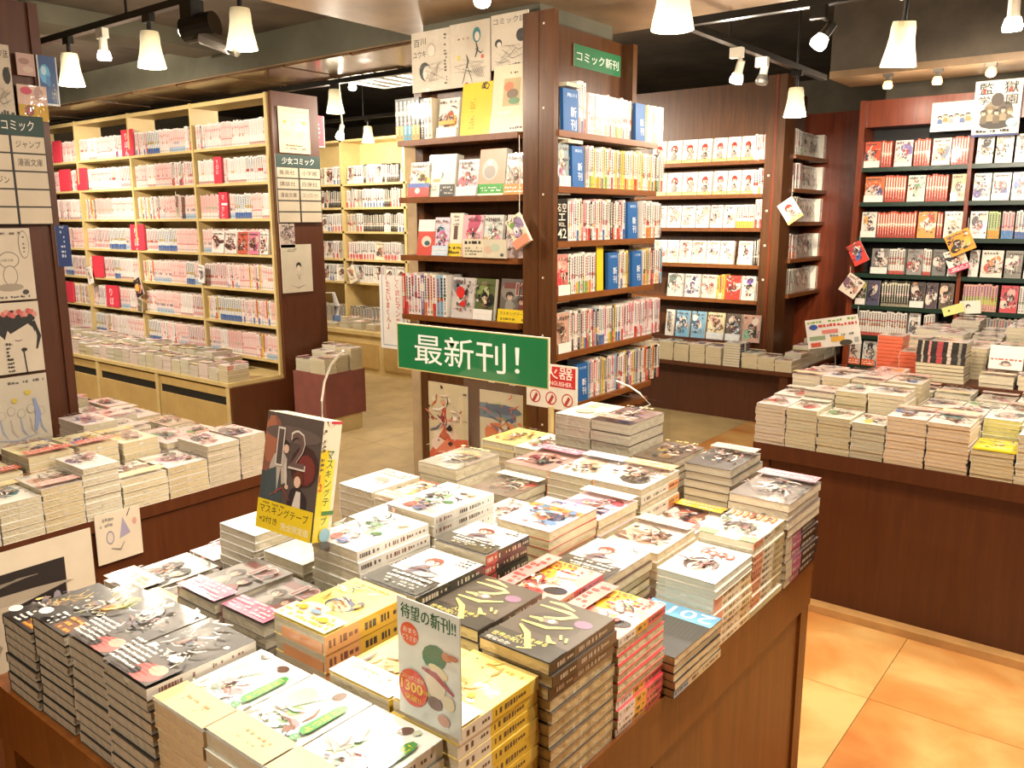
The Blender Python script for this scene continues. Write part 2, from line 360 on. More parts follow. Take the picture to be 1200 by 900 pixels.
hs = G(); hidden = G()       # lower copies inside the big front stacks, past the nearest three hundred
def stack(x0, x1, y0, y1, z, zb, t, nvis, cov, spine, what, where, A=None, pat='s', rest='p', page=PAGE, tab=False, tail=None, flip_top=False, hid=hidden, cat='book', name='comic_book'):
    """a stack of copies; `what` describes the copies, `where` singles out the stack"""
    L, W = x1-x0, y1-y0; n = max(1, round((z-zb)/t)); t = (z-zb)/n; cx, cy = (x0+x1)/2, (y0+y1)/2
    r = random.Random(int(x0*7919+y0*104729))
    for i in range(n):
        zz = z-(i+1)*t; k = pat[i] if i < len(pat) else rest
        jx, jy, jr = r.uniform(-.002, .002), r.uniform(-.0025, .0025), math.radians(r.uniform(-.7, .7))
        if i >= nvis:
            if hid is not None:
                hid.box(cx-L/2+jx, cx+L/2+jx, cy-W/2+jy, cy+W/2+jy, zz, zz+t-.0012, page, 0, {'t': (hx(cov), 0), 'f': (page if k == 'p' else hx(spine[-1][1]), 0)})
                if i == 0 and A: A.put(hid, lambda u, v, l: (cx-L/2+jx+v/A.asp*L, cy+W/2+jy-u*W, z-.0008+l))
            continue
        me = body_mesh(round(L, 3), round(W, 3), round(t-.0006, 4), cov, spine, page, tab and i % 2 == 0, tail)
        rot = 0 if k == 's' else PI
        lab = '%s, atop %s' % (what, where[3:]) if i == 0 else '%s comic down %s' % (ORD[min(i, 19)], where)
        o = link(name, me, None, (cx+jx, cy+jy, zz), (0, 0, rot+jr), lab, cat, 'copies '+where)
        if i == 0 and A:
            asp = A.asp; g = A.put(G(), lambda u, v, l: (-L/2+v/asp*L, W/2-u*W, t-.0005+l))
            c = link('cover_print', g.mesh('cover_print', 'gloss'), o)
            if rot: c.rotation_euler.z = PI
    return n

# ---------------------------------------------------------------- cover designs
def cv(bg='f4f0e6', asp=1.42): return Art(asp).rect(.0, .0, 1, asp, bg)
def obi(A, h, c, tc='ffffff', seed=0, rows=3): return A.rect(0, 0, 1, h, c).marks(.06, h*.15, .94, h*.9, tc, rows, seed)
def detail(A, seed, n=44, v0=.3, cols=None):
    """fine broken shapes of a printed picture"""
    r = random.Random(seed*31+7); base = [e[1] for e in A.p][:14]; cu, cv_ = r.uniform(.4, .6), r.uniform(.55, .85)*A.asp/1.42
    def near(c):
        k = r.uniform(.55, 1.25); return tuple(min(1, x*k+r.uniform(-.02, .04)) if x*k > .0 else 0 for x in c[:3])+(1,)
    for _ in range(n):
        a, d = r.uniform(0, 6.28), abs(r.gauss(0, .36)); u, v = cu+d*math.cos(a), cv_+d*1.25*math.sin(a); v = max(v, v0)
        c = near(r.choice(base)) if r.random() < .7 else hx(r.choice(['2e2826', '4a3a36', 'f4ece0', 'e8c8b4', 'b86a5a', '6a6a7a', '8a6a50']))
        k = r.uniform(.018, .085); th = r.uniform(0, 3.14)
        if r.random() < .55: A.stroke([(u-k*2*math.cos(th), v-k*2*math.sin(th)), (u+k*.5*math.sin(th), v-k*.5*math.cos(th)), (u+k*2*math.cos(th), v+k*2*math.sin(th))], k*.6, c)
        else: A.poly([(u+k*r.uniform(.5, 1.3)*math.cos(th+t_*1.05), v+k*r.uniform(.5, 1.3)*math.sin(th+t_*1.05)) for t_ in range(6)], c)
    return A
PAL = ['c94f4a', 'e7a23c', '4f78b0', '6aa05a', 'd98aa4', '7a5a86', '3f4a55', 'b98a5e', '58a7a8', 'e6d25a']
def rnd_cover(seed, bg=None, ob=None, dark=False):
    r = random.Random(seed); bg = bg or r.choice(['f5f1e8', 'f0e4d8', 'e8eef0', 'f6e6e8', 'f3ead0', 'dfe8dc', 'efe9f0'] if not dark else ['2b2726', '3a3230', '4a3b36', '26303a'])
    A = cv(bg)
    for _ in range(5): A.ell(r.uniform(.1, .9), r.uniform(.3, 1.3), r.uniform(.08, .28), r.uniform(.06, .22), r.choice(PAL), 10, r.uniform(0, 3))
    A.fig(r.uniform(.35, .65), r.uniform(.72, .9), r.uniform(.45, .62), r.choice(['3a2a22', '1d1a1c', 'a8402e', '7a5234', 'c99a4a', '555a70']), 'f4d3b8', r.choice(PAL), seed)
    A.marks(.08, 1.22, .9, 1.38, r.choice(PAL+['222222']) if not dark else 'f0e8d8', 1, seed)
    if ob is not False and (ob or r.random() < .6): obi(A, r.uniform(.28, .42), ob or r.choice(['f2c94a', 'f6f2ea', 'e98a9c', '30302e', 'e0703c', '8fc06a']), r.choice(['c02c2c', '222222', '6a4a3a']), seed)
    return A

# ================================================================ THE SETTING
fl = struct('floor', (-3, 9.5, -3.5, 11, -.06, -.006), 'grout')
TS = .6
tile_me = {}
def tile(x0, x1, y0, y1, m):
    w, d = round(x1-x0-.0024, 4), round(y1-y0-.0024, 4)
    if (w, d, m) not in tile_me: tile_me[(w, d, m)] = G().box(-w/2, w/2, -d/2, d/2, 0, .006).mesh('floor_tile', m)
    link('floor_tile', tile_me[(w, d, m)], fl, Vector(((x0+x1)/2, (y0+y1)/2, -.006))-fl.location)
for i in range(-5, 16):
    for j in range(-6, 19):
        x0, y0 = 2.617+TS*(i-2), .015+TS*(j-2)
        grey = y0 > 2.4
        tile(x0, x0+TS, y0, y0+TS, 'tilegrey' if grey else 'tile')
struct('wall_back', (9.4, 9.5, -3.5, 11, 0, 3), 'wall')
struct('wall_left', (-3, 9.5, 10.9, 11, 0, 3), 'wall')
struct('wall_right', (-3, 9.5, -3.5, -3.4, 0, 3), 'wall')
struct('wall_near', (-3.1, -3, -3.5, 11, 0, 3), 'wall')
struct('ceiling', (-3, 9.5, -3.5, 11, 2.95, 3.05), 'ceil')
# lowered soffits and beams
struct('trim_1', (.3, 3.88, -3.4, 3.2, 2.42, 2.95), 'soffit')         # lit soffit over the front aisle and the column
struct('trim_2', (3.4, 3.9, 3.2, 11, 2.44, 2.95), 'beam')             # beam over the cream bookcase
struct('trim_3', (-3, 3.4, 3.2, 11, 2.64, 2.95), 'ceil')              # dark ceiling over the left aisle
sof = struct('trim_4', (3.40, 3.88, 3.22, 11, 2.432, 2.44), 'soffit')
for k in range(13):                                                    # its glossy boards
    link('soffit_board', G().box(-.24, .24, -.292, .292, 0, .012).mesh('soffit_board', 'board') if k == 0 else bpy.data.meshes['soffit_board'], sof, (0, 3.22+k*.6+.3-(3.22+11)/2, -.013 - (.004 if k % 3 == 0 else 0)), (.012*((k*7) % 3-1), 0, 0))
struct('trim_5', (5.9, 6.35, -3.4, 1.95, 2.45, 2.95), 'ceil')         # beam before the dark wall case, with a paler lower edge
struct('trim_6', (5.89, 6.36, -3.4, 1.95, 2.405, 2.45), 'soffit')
struct('trim_10', (1.3, 1.7, 3.3, 10.5, 2.56, 2.64), 'soffit'); struct('trim_11', (.3, 3.3, 4.9, 5.2, 2.54, 2.64), 'beam')
struct('wall_far_right', (7.25, 7.35, -3.4, 1.95, 0, 2.95), 'wall')
pw = struct('wall_partition', (7.0, 7.1, 1.95, 3.6, 0, 2.32), 'cherry')
struct('trim_7', (6.9, 7.0, 1.9, 2.02, 0, 2.3), 'cherry')
for i, (x, y) in enumerate(((4.05, .75), (4.15, .35), (4.9, .62))):
    thing_ = link('ceiling_pipe', G().tube([(0, 0, 0), (.35, 0, .03)], .05, 14).mesh('ceiling_pipe', 'soffit', True), None, (x, y, 2.82), (0, 0, .2),
        '%s stub of brown pipe under the dark ceiling above the right aisle' % ('near', 'middle', 'far')[i][:6], 'pipe')
    link('ceiling_strap', G().box(.16, .19, -.012, .012, .045, .13).mesh('ceiling_strap', 'black'), thing_)

# ceiling air vent behind the column
p = at(437, 92, 6.2)
vent = thing('ceiling_vent', 'cream ceiling air outlet with dark slots left of the column top', 'vent', (p.x, p.y, p.z))
link('vent_frame', G().box(-.4, .4, -.3, .3, 0, .03).mesh('vent_frame', 'white'), vent)
link('vent_housing', G().box(-.38, .38, -.28, .28, .03, 2.95-p.z).mesh('vent_housing', 'ceil'), vent)
for k in range(4): link('vent_slot', G().box(-.34, .34, -.02, .02, -.006, 0).mesh('vent_slot', 'black') if k == 0 else bpy.data.meshes['vent_slot'], vent, (0, -.2+.13*k, 0))

# ================================================================ LAMPS
def track(ztop, p0, p1, label):
    a, b2 = Vector(p0), Vector(p1); L = (b2-a).length
    o = thing('lighting_track', label, 'track', a, (0, 0, math.atan2(b2.y-a.y, b2.x-a.x)))
    link('rail', G().box(0, L, -.017, .017, 0, .03).mesh('rail', 'black'), o)
    link('end_cap', G().box(-.012, 0, -.02, .02, -.002, .032).mesh('end_cap', 'black'), o)
    n = max(2, int(L/1.1))
    for k in range(n): link('hanger', G().tube([(0, 0, .03), (0, 0, ztop-a.z)], .006, 6).mesh('hanger', 'black'), o, ((k+.5)*L/n, 0, 0))
track(2.42, (2.116, 1.9, 2.385), (2.116, 3.19, 2.385), 'long black lighting track above the left aisle')
track(2.64, (2.116, 3.195, 2.385), (2.116, 7.2, 2.385), 'far length of the black lighting track above the left aisle')
track(2.42, (3.377, -2.2, 2.285), (3.377, 1.737, 2.285), 'black lighting track along the lit brown soffit')
track(2.95, (3.40, 1.737, 2.285), (5.16, 1.737, 2.285), 'short black lighting track running back from the soffit corner')
track(2.95, (3.92, 3.3, 2.39), (3.92, 9.5, 2.39), 'black lighting track just above the cream bookcase')
track(2.95, (5.75, 4.4, 2.45), (5.75, 9.5, 2.45), 'far black lighting track behind the pink bookcase')

def pendant(loc, label, watts, tilt=(0, 0, 0), up=.1, k=1.0):
    """loc is the top of the milk glass shade"""
    o = thing('pendant_lamp', label, 'lamp', loc, tilt)
    prof = [(.012, 0), (.037, 0), (.041, -.02), (.042, -.05), (.047, -.085), (.056, -.125), (.0605, -.150), (.0585, -.150), (.053, -.12), (.04, -.05), (.036, -.004)]
    sh = link('lamp_shade', G().lathe([(r*k, z*k) for r, z in prof], 24).mesh('lamp_shade', 'shade', True), o)
    link('bulb', G().lathe([(.001, -.02*k), (.02*k, -.05*k), (.03*k, -.09*k), (.022*k, -.125*k), (.001, -.135*k)], 14).mesh('bulb', 'bulb', True), sh)
    link('stem', G().tube([(0, 0, up), (0, 0, -.005)], .010, 10).mesh('stem', 'black'), o)
    link('track_adapter', G().box(-.014, .014, -.03, .03, up-.03, up).mesh('track_adapter', 'black'), o)
    add_point_light((loc[0], loc[1], loc[2]-.17*k), watts, r=.045)
pendant((2.116, 3.008, 2.315), 'milk glass pendant nearest the column on the left aisle track', 20, up=.07)
pendant((2.116, 3.681, 2.317), 'middle milk glass pendant of the left aisle track', 20, up=.068)
pendant((2.116, 4.435, 2.312), 'milk glass pendant beside the left pillar top', 20, up=.073)
pendant((3.377, .865, 2.189), 'large tilted milk glass pendant at upper right above the dark wall case', 24, (.10, -.12, 0), up=.1, k=1.02)
pendant((4.721, 1.737, 2.196), 'small milk glass pendant at the end of the short track', 16, up=.09)
p = on_x(392, 105, 3.92); pendant((3.92, p.y, p.z), 'small pendant just right of the pink bookcase end panel', 8, up=max(.02, 2.39-p.z))
p = on_x(431, 148, 5.75); pendant((5.75, p.y, p.z), 'farthest small pendant above the cream wall shelves', 14, up=max(.03, 2.45-p.z))
p = at(790, -32, 2.35); pendant((p.x, p.y, p.z), 'pendant cut off by the top edge of the picture', 14, up=.08)

def spot(loc, label, top, aim=(0, 0, -1), lit=True, body_m='white', s=1.0, watts=6, warm=False, glow=True):
    """bare reflector spot on a short arm; loc is the lit face"""
    o = thing('track_spotlight', label, 'spotlight', loc); a = Vector(aim).normalized(); b0 = -a*.10*s
    q = a.to_track_quat('-Z', 'Y').to_euler()
    link('lamp_bulb', G().lathe([(.001, -.004*s), (.028*s, -.002*s), (.032*s, .012*s), (.024*s, .04*s)], 16).mesh('lamp_bulb', ('bulbw' if warm else 'bulb') if lit else 'grey', True), o, (0, 0, 0), q)
    link('lamp_holder', G().lathe([(.023*s, .038*s), (.019*s, .05*s), (.018*s, .10*s), (.001, .102*s)], 14).mesh('lamp_holder', body_m, True), o, (0, 0, 0), q)
    link('arm', G().tube([b0, (0, 0, max(.11*s, top-.03))], .007*s, 8).mesh('arm', body_m), o)
    link('track_adapter', G().box(-.016*s, .016*s, -.03*s, .03*s, top-.045*s, top).mesh('track_adapter', body_m), o)
    if lit and watts: add_point_light(Vector(loc)+a*.05, watts, r=.035)
    return o
p = on_x(123, 75, 2.116); spot((2.116, p.y, 2.245), 'glaring white track spot between the two left pendants', .14, (.1, .2, -1), watts=8)
p = on_x(47, 60, 2.116); spot((2.116, 4.95, 2.28), 'unlit white track spot hidden beside the left pillar', .105, (.3, 0, -1), lit=False)
p = on_y(862, 97, 1.737); spot((p.x, 1.737, p.z), 'bright white spot on the short track above the red haired covers', 2.285-p.z, (.2, .35, -1), watts=10)
add_spot_light((3.95, 1.72, 2.10), (6.1, 2.85, 1.55), 420, 42, (1, .86, .66))
p = on_y(892, 98, 1.737); spot((p.x, 1.737, p.z), 'unlit clear spot beside the bright one on the short track', 2.285-p.z, (-.2, .1, -1), lit=False)
p = on_x(957, 54, 3.377); spot((3.377, p.y, p.z), 'angled spot hanging from the soffit track left of the big pendant', 2.285-p.z, (-.5, .5, -1), body_m='black', watts=7)
p = on_x(1186, 36, 3.377); spot((3.377, p.y, p.z), 'bright spot near the upper right corner', 2.285-p.z, (.1, 0, -1), watts=9)
p = at(565, 4, 3.0); spot((p.x, p.y, p.z), 'glaring round spot above the signed drawing boards', 2.42-p.z, (-.3, -.2, -1), watts=2.5)
for i, (x, y, w) in enumerate(((1040, 103, 'left'), (1098, 98, 'middle'), (1161, 87, 'right'))):
    p = on_x(x, y, 5.93); spot((5.93, p.y, p.z), '%s small warm bulb under the beam over the dark wall case' % w, 2.43-p.z, (-.1 if i < 2 else -.6, 0, -1), warm=True, body_m='grey', s=.95, watts=3)
p = at(398, 162, 7.2); spot((p.x, p.y, p.z), 'far glaring spot above the cream wall shelves', 2.95-p.z, (-.4, -.1, -1), s=1.2, watts=9)
p = at(413, 104, 6.6); spot((p.x, p.y, p.z), 'far lit spot below the ceiling air outlet', 2.95-p.z, (-.3, -.3, -1), s=1.0, watts=6)
# the big dark projector spot on the left track
p = on_x(222, 35, 2.05)
o = thing('projector_spotlight', 'large dark projector spot with lit lens over the left aisle', 'spotlight', p)
ax = Vector((-.35, .8, -.12)).normalized()
link('housing', G().tube([ax*-.12, ax*.02], .05, 16).mesh('housing', 'black', True), o)
link('lens', G().tube([ax*.02, ax*.035], [.03, .028], 16).mesh('lens', 'bulb', True), o)
link('cooling_cylinder', G().tube([(.02, -.06, -.03), (.07, -.17, -.075)], .032, 14).mesh('cooling_cylinder', 'grey', True), o)
link('end_cap', G().tube([(.07, -.17, -.075), (.085, -.2, -.09)], .027, 12).mesh('end_cap', 'black', True), o)
link('bracket', G().box(-.02, .04, -.05, .03, .02, .11).mesh('bracket', 'black'), o)
link('arm', G().tube([(.01, 0, .09), (.01, 0, .2)], .013, 8).mesh('arm', 'black'), o)

# ================================================================ FIXTURES
# ---- the display table in front
tb = thing('display_table', 'brown wooden display table covered with stacks of new comics', 'table', (1.28, 1.08, 0))
def part(name, b, m, par, **kw): return boxo(name, b, m, par, **kw)
part('table_top', (.512, 1.965, .612, 1.60, .662, .69), 'table', tb)
part('apron', (.513, 1.964, .613, 1.595, .575, .662), 'table', tb)
for x in (.515, 1.905):
    for y in (.614, 1.54): part('leg', (x, x+.05, y, y+.05, 0, .575), 'table', tb)
for x0, x1 in ((.565, 1.18), (1.184, 1.905)): part('side_panel', (x0, x1, .620, .636, .0, .575), 'table', tb)
part('back_panel', (1.93, 1.945, .656, 1.54, 0, .575), 'wood2', tb)
part('front_panel', (.62, .635, .656, 1.54, 0, .575), 'wood2', tb)
part('far_side_panel', (.565, 1.905, 1.55, 1.565, 0, .575), 'wood2', tb)

# ---- the counter on the right, with a raised back step
rc = thing('display_counter', 'long dark mahogany counter on the right with a raised back step', 'counter', (3.8, -.4, 0))
part('body_panel', (3.165, 5.0, -2.2, 1.225, .02, .57), 'wood2', rc)
part('counter_top', (3.14, 5.03, -2.22, 1.245, .57, .632), 'wood2', rc)
part('corner_post', (3.15, 3.2, 1.18, 1.235, .0, .57), 'wood2', rc)
part('kickboard', (3.11, 3.165, -2.2, 1.2, 0, .03), 'base', rc)
part('step_riser', (3.92, 5.0, -2.2, 1.07, .632, .785), 'wood2', rc)
part('step_top', (3.905, 5.02, -2.21, 1.08, .785, .81), 'wood2', rc)

# ---- the table on the left with the pillar of signs
lt = thing('display_table', 'dark mahogany table on the left carrying pale comics and the sign pillar', 'table', (.9, 2.9, 0))
part('table_top', (-.6, 1.6, 2.266, 3.75, .655, .69), 'wood2', lt)
part('front_panel', (-.58, 1.585, 2.275, 2.295, 0, .65), 'wood2', lt)
part('end_panel', (1.56, 1.585, 2.295, 3.73, 0, .65), 'wood2', lt)
part('back_panel', (-.58, 1.56, 3.71, 3.73, 0, .65), 'wood2', lt)
pil = thing('sign_pillar', 'tall dark mahogany pillar at the left edge holding shop signs and drawings', 'pillar', (.9, 3.2, .69))
part('pillar_board', (.45, 1.34, 3.06, 3.4, .69, 2.2), 'wood2', pil)
part('pillar_edge', (1.335, 1.365, 3.05, 3.41, .69, 2.2), 'wood2', pil)

# ---- the column bookcase in the middle
cb = thing('column_bookcase', 'tall walnut bookcase wrapped round the middle column', 'bookcase', (3.4, 2.6, 0))
part('core', (3.10, 3.80, 2.26, 2.97, 0, 2.34), 'wood', cb)
part('corner_post', (2.95, 2.982, 2.09, 2.165, 0, 2.335), 'wood', cb); part('corner_post', (2.95, 2.982, 2.169, 2.25, 0, 2.335), 'wood', cb)
part('corner_core', (2.982, 3.12, 2.245, 2.262, 0, 2.33), 'wood', cb)
part('groove_strip', (2.955, 2.98, 2.165, 2.169, 0, 2.33), 'cherry', cb)
for z in (.6, 1.0, 1.25, 1.6, 1.95, 2.28): part('screw', (2.9485, 2.95, 2.138, 2.146, z, z+.008), 'white', cb)
part('side_post', (3.04, 3.11, 2.925, 2.975, 0, 2.33), 'wood', cb)
part('front_upright', (2.982, 3.10, 2.262, 2.275, .99, 2.30), 'wood', cb)
part('lower_panel', (3.05, 3.10, 2.26, 2.95, 0, .99), 'wood', cb)
part('top_board', (3.04, 3.11, 2.25, 2.97, 2.30, 2.33), 'wood', cb)
part('end_stile', (3.77, 3.81, 2.20, 2.27, 0, 2.335), 'wood', cb)
CL = [1.869, 1.606, 1.333, 1.045]; CR = [1.867, 1.638, 1.408, 1.175, .920, .678]
for z in CL: part('shelf', (2.945, 3.10, 2.276, 3.0, z-.026, z), 'shelf', cb)
for z in CR:
    sh = part('shelf', (2.983, 3.83, 2.085, 2.26, z-.026, z), 'shelf', cb)
    for x in (-.36, .3): link('shelf_bracket', G().box(-.05, .05, -.07, .06, -.008, 0).mesh('shelf_bracket', 'white'), sh, (x, 0, 0))
part('shelf', (2.983, 3.86, 2.12, 2.26, .56, .585), 'shelf', cb)
part('lower_post', (3.76, 3.80, 2.11, 2.15, 0, .56), 'wood', cb)
struct('trim_8', (3.10, 3.78, 2.97, 3.10, 0, 2.0), 'beige')
struct('trim_9', (3.14, 3.74, 2.30, 3.0, 2.34, 2.95), 'beam')

# ---- the cream bookcase of pink comics
PY = [5.03, 5.95, 6.87, 7.79, 8.71]; PZ = [2.025, 1.77, 1.515, 1.26, 1.005, .75, .5]
pb = thing('wall_bookcase', 'cream metal bookcase full of pale pink comics with a brown end panel', 'bookcase', (3.7, 6.8, 0))
part('end_panel', (3.72, 4.12, 5.0, 5.03, .37, 2.37), 'wood2', pb)
part('end_panel_base', (3.265, 4.10, 5.0, 5.03, 0, .37), 'wood2', pb)
part('back_panel', (3.93, 3.95, 5.03, 8.75, .4, 2.02), 'cream', pb)
for y in PY: part('upright', (3.695, 3.93, y, y+.022, .4, 2.36), 'cream', pb)
for b0, b1 in zip(PY, PY[1:]):
    part('top_rail', (3.70, 3.93, b0+.022, b1, 2.325, 2.355), 'cream', pb)
    for z in PZ: part('shelf', (3.70, 3.93, b0+.022, b1, z-.02, z), 'cream', pb)
part('base_cabinet', (3.285, 3.95, 5.03, 8.75, .02, .375), 'cream', pb)
part('base_top', (3.256, 3.95, 5.025, 8.75, .375, .40), 'cream', pb)
for b0, b1 in zip(PY, PY[1:]):
    f_ = part('drawer_front', (3.262, 3.285, b0+.04, b1-.02, .03, .24), 'creamd', pb)
    f_ = part('drawer_rail', (3.272, 3.285, b0+.04, b1-.02, .30, .36), 'creamd', pb)
    part('stile', (3.26, 3.285, b0-.005, b0+.035, .02, .375), 'cream', pb)
    part('recess', (3.280, 3.286, b0+.04, b1-.02, .24, .30), 'blackb', pb)

# ---- far cream wall shelves
fs = thing('wall_shelves', 'far cream wall shelves of dark spined comics seen past the pink bookcase', 'bookcase', (6.0, 7.0, 0))
FY = [5.1, 6.02, 6.94, 7.86, 8.78]; FZ = [1.87, 1.63, 1.385, 1.10, .86]
part('back_panel', (6.26, 6.28, 5.1, 8.8, .4, 2.3), 'cream', fs)
for y in FY: part('upright', (6.0, 6.26, y, y+.03, .4, 2.32), 'cream', fs)
for z in [2.31]+FZ: part('shelf', (6.0, 6.26, 5.1, 8.8, z-.022, z), 'cream', fs)
part('base_cabinet', (5.62, 6.28, 5.1, 8.8, .0, .38), 'cream', fs)
part('base_top', (5.6, 6.28, 5.08, 8.8, .38, .42), 'cream', fs)
for k in range(4): part('drawer_front', (5.605, 5.62, 5.14+.92*k, 5.98+.92*k, .06, .3), 'creamd', fs)

# ---- walnut shelves with the bright covers, its low table
bf = thing('walnut_bookcase', 'walnut shelves behind the column holding brightly lit covers', 'bookcase', (6.4, 2.8, 0))
BZ = [1.922, 1.680, 1.435, 1.161, .897]
part('back_board', (6.30, 6.33, 2.44, 4.0, .3, 2.5), 'wood', bf)
part('corner_post', (6.08, 6.28, 2.30, 2.44, .0, 2.5), 'wood', bf)
part('post_strip', (6.074, 6.08, 2.36, 2.375, .4, 2.5), 'cherry', bf)
for z in (.75, 1.05, 1.3, 1.55, 1.8): part('screw', (6.077, 6.08, 2.395, 2.41, z, z+.014), 'white', bf)
part('side_board', (6.28, 6.95, 2.46, 2.50, .3, 2.45), 'wood', bf)
for z in BZ: part('shelf', (6.07, 6.30, 2.44, 4.0, z-.028, z), 'shelf', bf)
for z in BZ: part('shelf', (6.28, 6.98, 2.28, 2.46, z+.012, z+.04), 'shelf', bf)
part('plinth', (6.09, 6.95, 2.44, 4.0, 0, .3), 'wood2', bf)
bt = thing('low_table', 'low walnut table in front of the bright shelves with pale comics', 'table', (5.9, 3.0, 0))
part('table_top', (5.76, 6.06, 2.03, 4.0, .41, .44), 'wood2', bt); part('table_top', (6.06, 6.97, 2.03, 2.27, .41, .44), 'wood2', bt)
part('back_panel', (5.98, 6.0, 2.12, 4.0, 0, .41), 'wood2', bt)
for y in (2.07, 3.5): part('leg', (5.79, 5.87, y, y+.06, 0, .41), 'wood2', bt)
part('leg', (6.88, 6.94, 2.07, 2.13, 0, .41), 'wood2', bt)

# ---- the dark wall case on the right
WX = 6.40; WZ = [1.853, 1.614, 1.367, 1.111, .883, .664, .44]
wc = thing('wall_case', 'cherry framed wall case with dark green shelves of comics', 'bookcase', (6.6, .7, 0))
part('back_panel', (6.64, 6.66, -.9, 1.86, .1, 2.16), 'blackb', wc)
part('header', (6.42, 6.66, -.9, 1.86, 2.13, 2.31), 'cherry', wc)
part('side_panel', (6.39, 6.66, 1.845, 1.885, 0, 2.31), 'cherry', wc)
part('plinth', (6.42, 6.66, -.9, 1.86, 0, .30), 'cherry', wc)
for y in (1.145, .40, -.35): part('divider', (6.395, 6.64, y, y+.024, .3, 2.13), 'cherry', wc)
for b0, b1 in ((1.169, 1.845), (.424, 1.145), (-.326, .40)):
    for z in WZ: part('shelf', (6.40, 6.64, b0, b1, z-.03, z), 'greenb', wc)

# ---- small island of comics beside the pink end panel
ib = thing('display_box', 'small purple brown box table beside the pink bookcase end panel', 'table', (3.95, 4.7, 0))
part('skirt', (3.73, 4.10, 4.58, 4.93, .12, .44), plain('purple_brown_cloth', '774236', .8), ib)
part('base', (3.75, 4.08, 4.60, 4.92, 0, .12), 'cream', ib)

# ================================================================ BOOKS ON THE FRONT TABLE
def cov_black_gold(s):
    A = cv('201d1a'); A.ell(.55, .9, .32, .3, '4a3a22', 12).ell(.4, .75, .2, .16, '8a6a2c', 10, .4).ell(.68, 1.05, .16, .2, '6d7a3a', 10, .3).ell(.6, .8, .1, .12, 'c58a32', 8)
    for i in range(4): A.stroke([(.15+.17*i, 1.2), (.25+.17*i, 1.02), (.16+.17*i, .9)], .03, 'd8b25a'); A.ell(.3+.15*i, .62, .06, .06, 'cfc6a8', 10).ell(.3+.15*i, .62, .04, .04, '201d1a', 10)
    A.rect(0, 0, 1, .42, '181513').rect(.55, .05, .98, .38, '6d3a1c').marks(.55, .05, .98, .38, 'e09a30', 3, s).marks(.3, .03, .5, .36, 'f4f0e8', 4, s).marks(.1, .44, .5, .52, 'f4f0e8', 1, s)
    detail(A, s, 40, 0.5); return A.ell(.16, .14, .12, .09, 'f4f2ec', 16).ell(.16, .14, .095, .065, 'd8d6cc', 16)
def cov_charcoal(s):
    A = cv('35302c'); A.ell(.5, .95, .42, .3, '4a433d', 14).ell(.35, 1.0, .22, .08, '3a2b28', 10, .5).ell(.45, .9, .16, .05, '7a4a44', 10, .6)
    A.marks(.1, .95, .16, 1.35, 'e8e0d0', 12, s, .5).marks(.62, .6, .68, 1.3, 'd8d0c0', 12, s, .5)
    A.rect(0, 0, 1, .45, '4c423c').ell(.72, .16, .26, .17, 'c9615c', 12).ell(.8, .26, .14, .1, 'e2a48e', 10).ell(.55, .1, .1, .08, '2a2020', 8)
    detail(A, s, 40, 0.5); return A.marks(.04, .05, .6, .46, 'f2ece0', 6, s, .95)
def cov_kraft(s):
    A = cv('f3f5ee'); r = random.Random(s)
    for c, u, v, a, b in (('c9d9bd', .3, 1.0, .22, .18), ('e9b3b0', .5, .72, .2, .11), ('d98f92', .6, .62, .12, .09), ('dfe8d0', .3, .6, .2, .12), ('8fb07c', .45, .8, .09, .08), ('6a4a3c', .62, 1.28, .09, .07), ('e8d8c8', .25, .75, .12, .1), ('a8b8c8', .7, .5, .15, .06)): A.ell(u, v, a, b, c, 12, r.uniform(0, 2))
    A.stroke([(.25, .55), (.4, .9), (.6, 1.25)], .02, '8a9a8a').stroke([(.2, .7), (.5, .66), (.7, .5)], .015, '7a6a6a')
    detail(A, s, 26, 0.5);
    A.poly([(.78, .62), (.83, .56), (.90, .56), (.93, .62), (.93, 1.1), (.9, 1.17), (.83, 1.17), (.80, 1.1)], '4a9a4e'); A.text('よつばと!', .905, .6, .5, .085, 'f8e04a', PI/2).text('よつばと!', .907, .602, .5, .085, 'f8e04a', PI/2)
    A.ell(.865, .48, .055, .055, '4a9a4e', 14).text('13', .885, .45, .06, .035, 'ffffff', PI/2)
    return A.rect(0, 0, 1, .42, 'd9b98a').marks(.3, .1, .8, .28, 'b8925e', 3, s, .4)
def cov_pink12(s):
    A = cv('6c6660'); A.ell(.3, 1.0, .3, .3, '8d867c', 12).rect(.1, 1.1, .9, 1.3, '7a4a44').fig(.3, .85, .38, '4a3a34', 'd8b8a0', '9a9488', s).fig(.7, .7, .36, '5a3a34', 'd0a890', '7a4240', s+1)
    A.text('1', .50, .88, .1, .42, 'd8c8c0').text('2', .64, .88, .26, .42, 'd8c8c0').text('1', .515, .9, .07, .38, '8a4a44').text('2', .66, .9, .22, .38, '8a4a44')
    return obi(A, .42, 'e2809c', 'fbe3ea', s, 4)
def cov_twomen(s):
    A = cv('e9e4d8'); A.fig(.35, .95, .5, '1d1a1a', 'e9c3a4', '3a3a3c', s).fig(.75, .85, .5, '1a1717', 'e9c3a4', '4a4a4a', s+3)
    for i in range(3): A.rect(.3+.1*i, .5, .36+.1*i, .78, 'd8864a')
    detail(A, s, 40, 0.55); return A.rect(0, 0, 1, .5, 'f0cfae').marks(.1, .1, .9, .4, 'dca878', 3, s, .5)
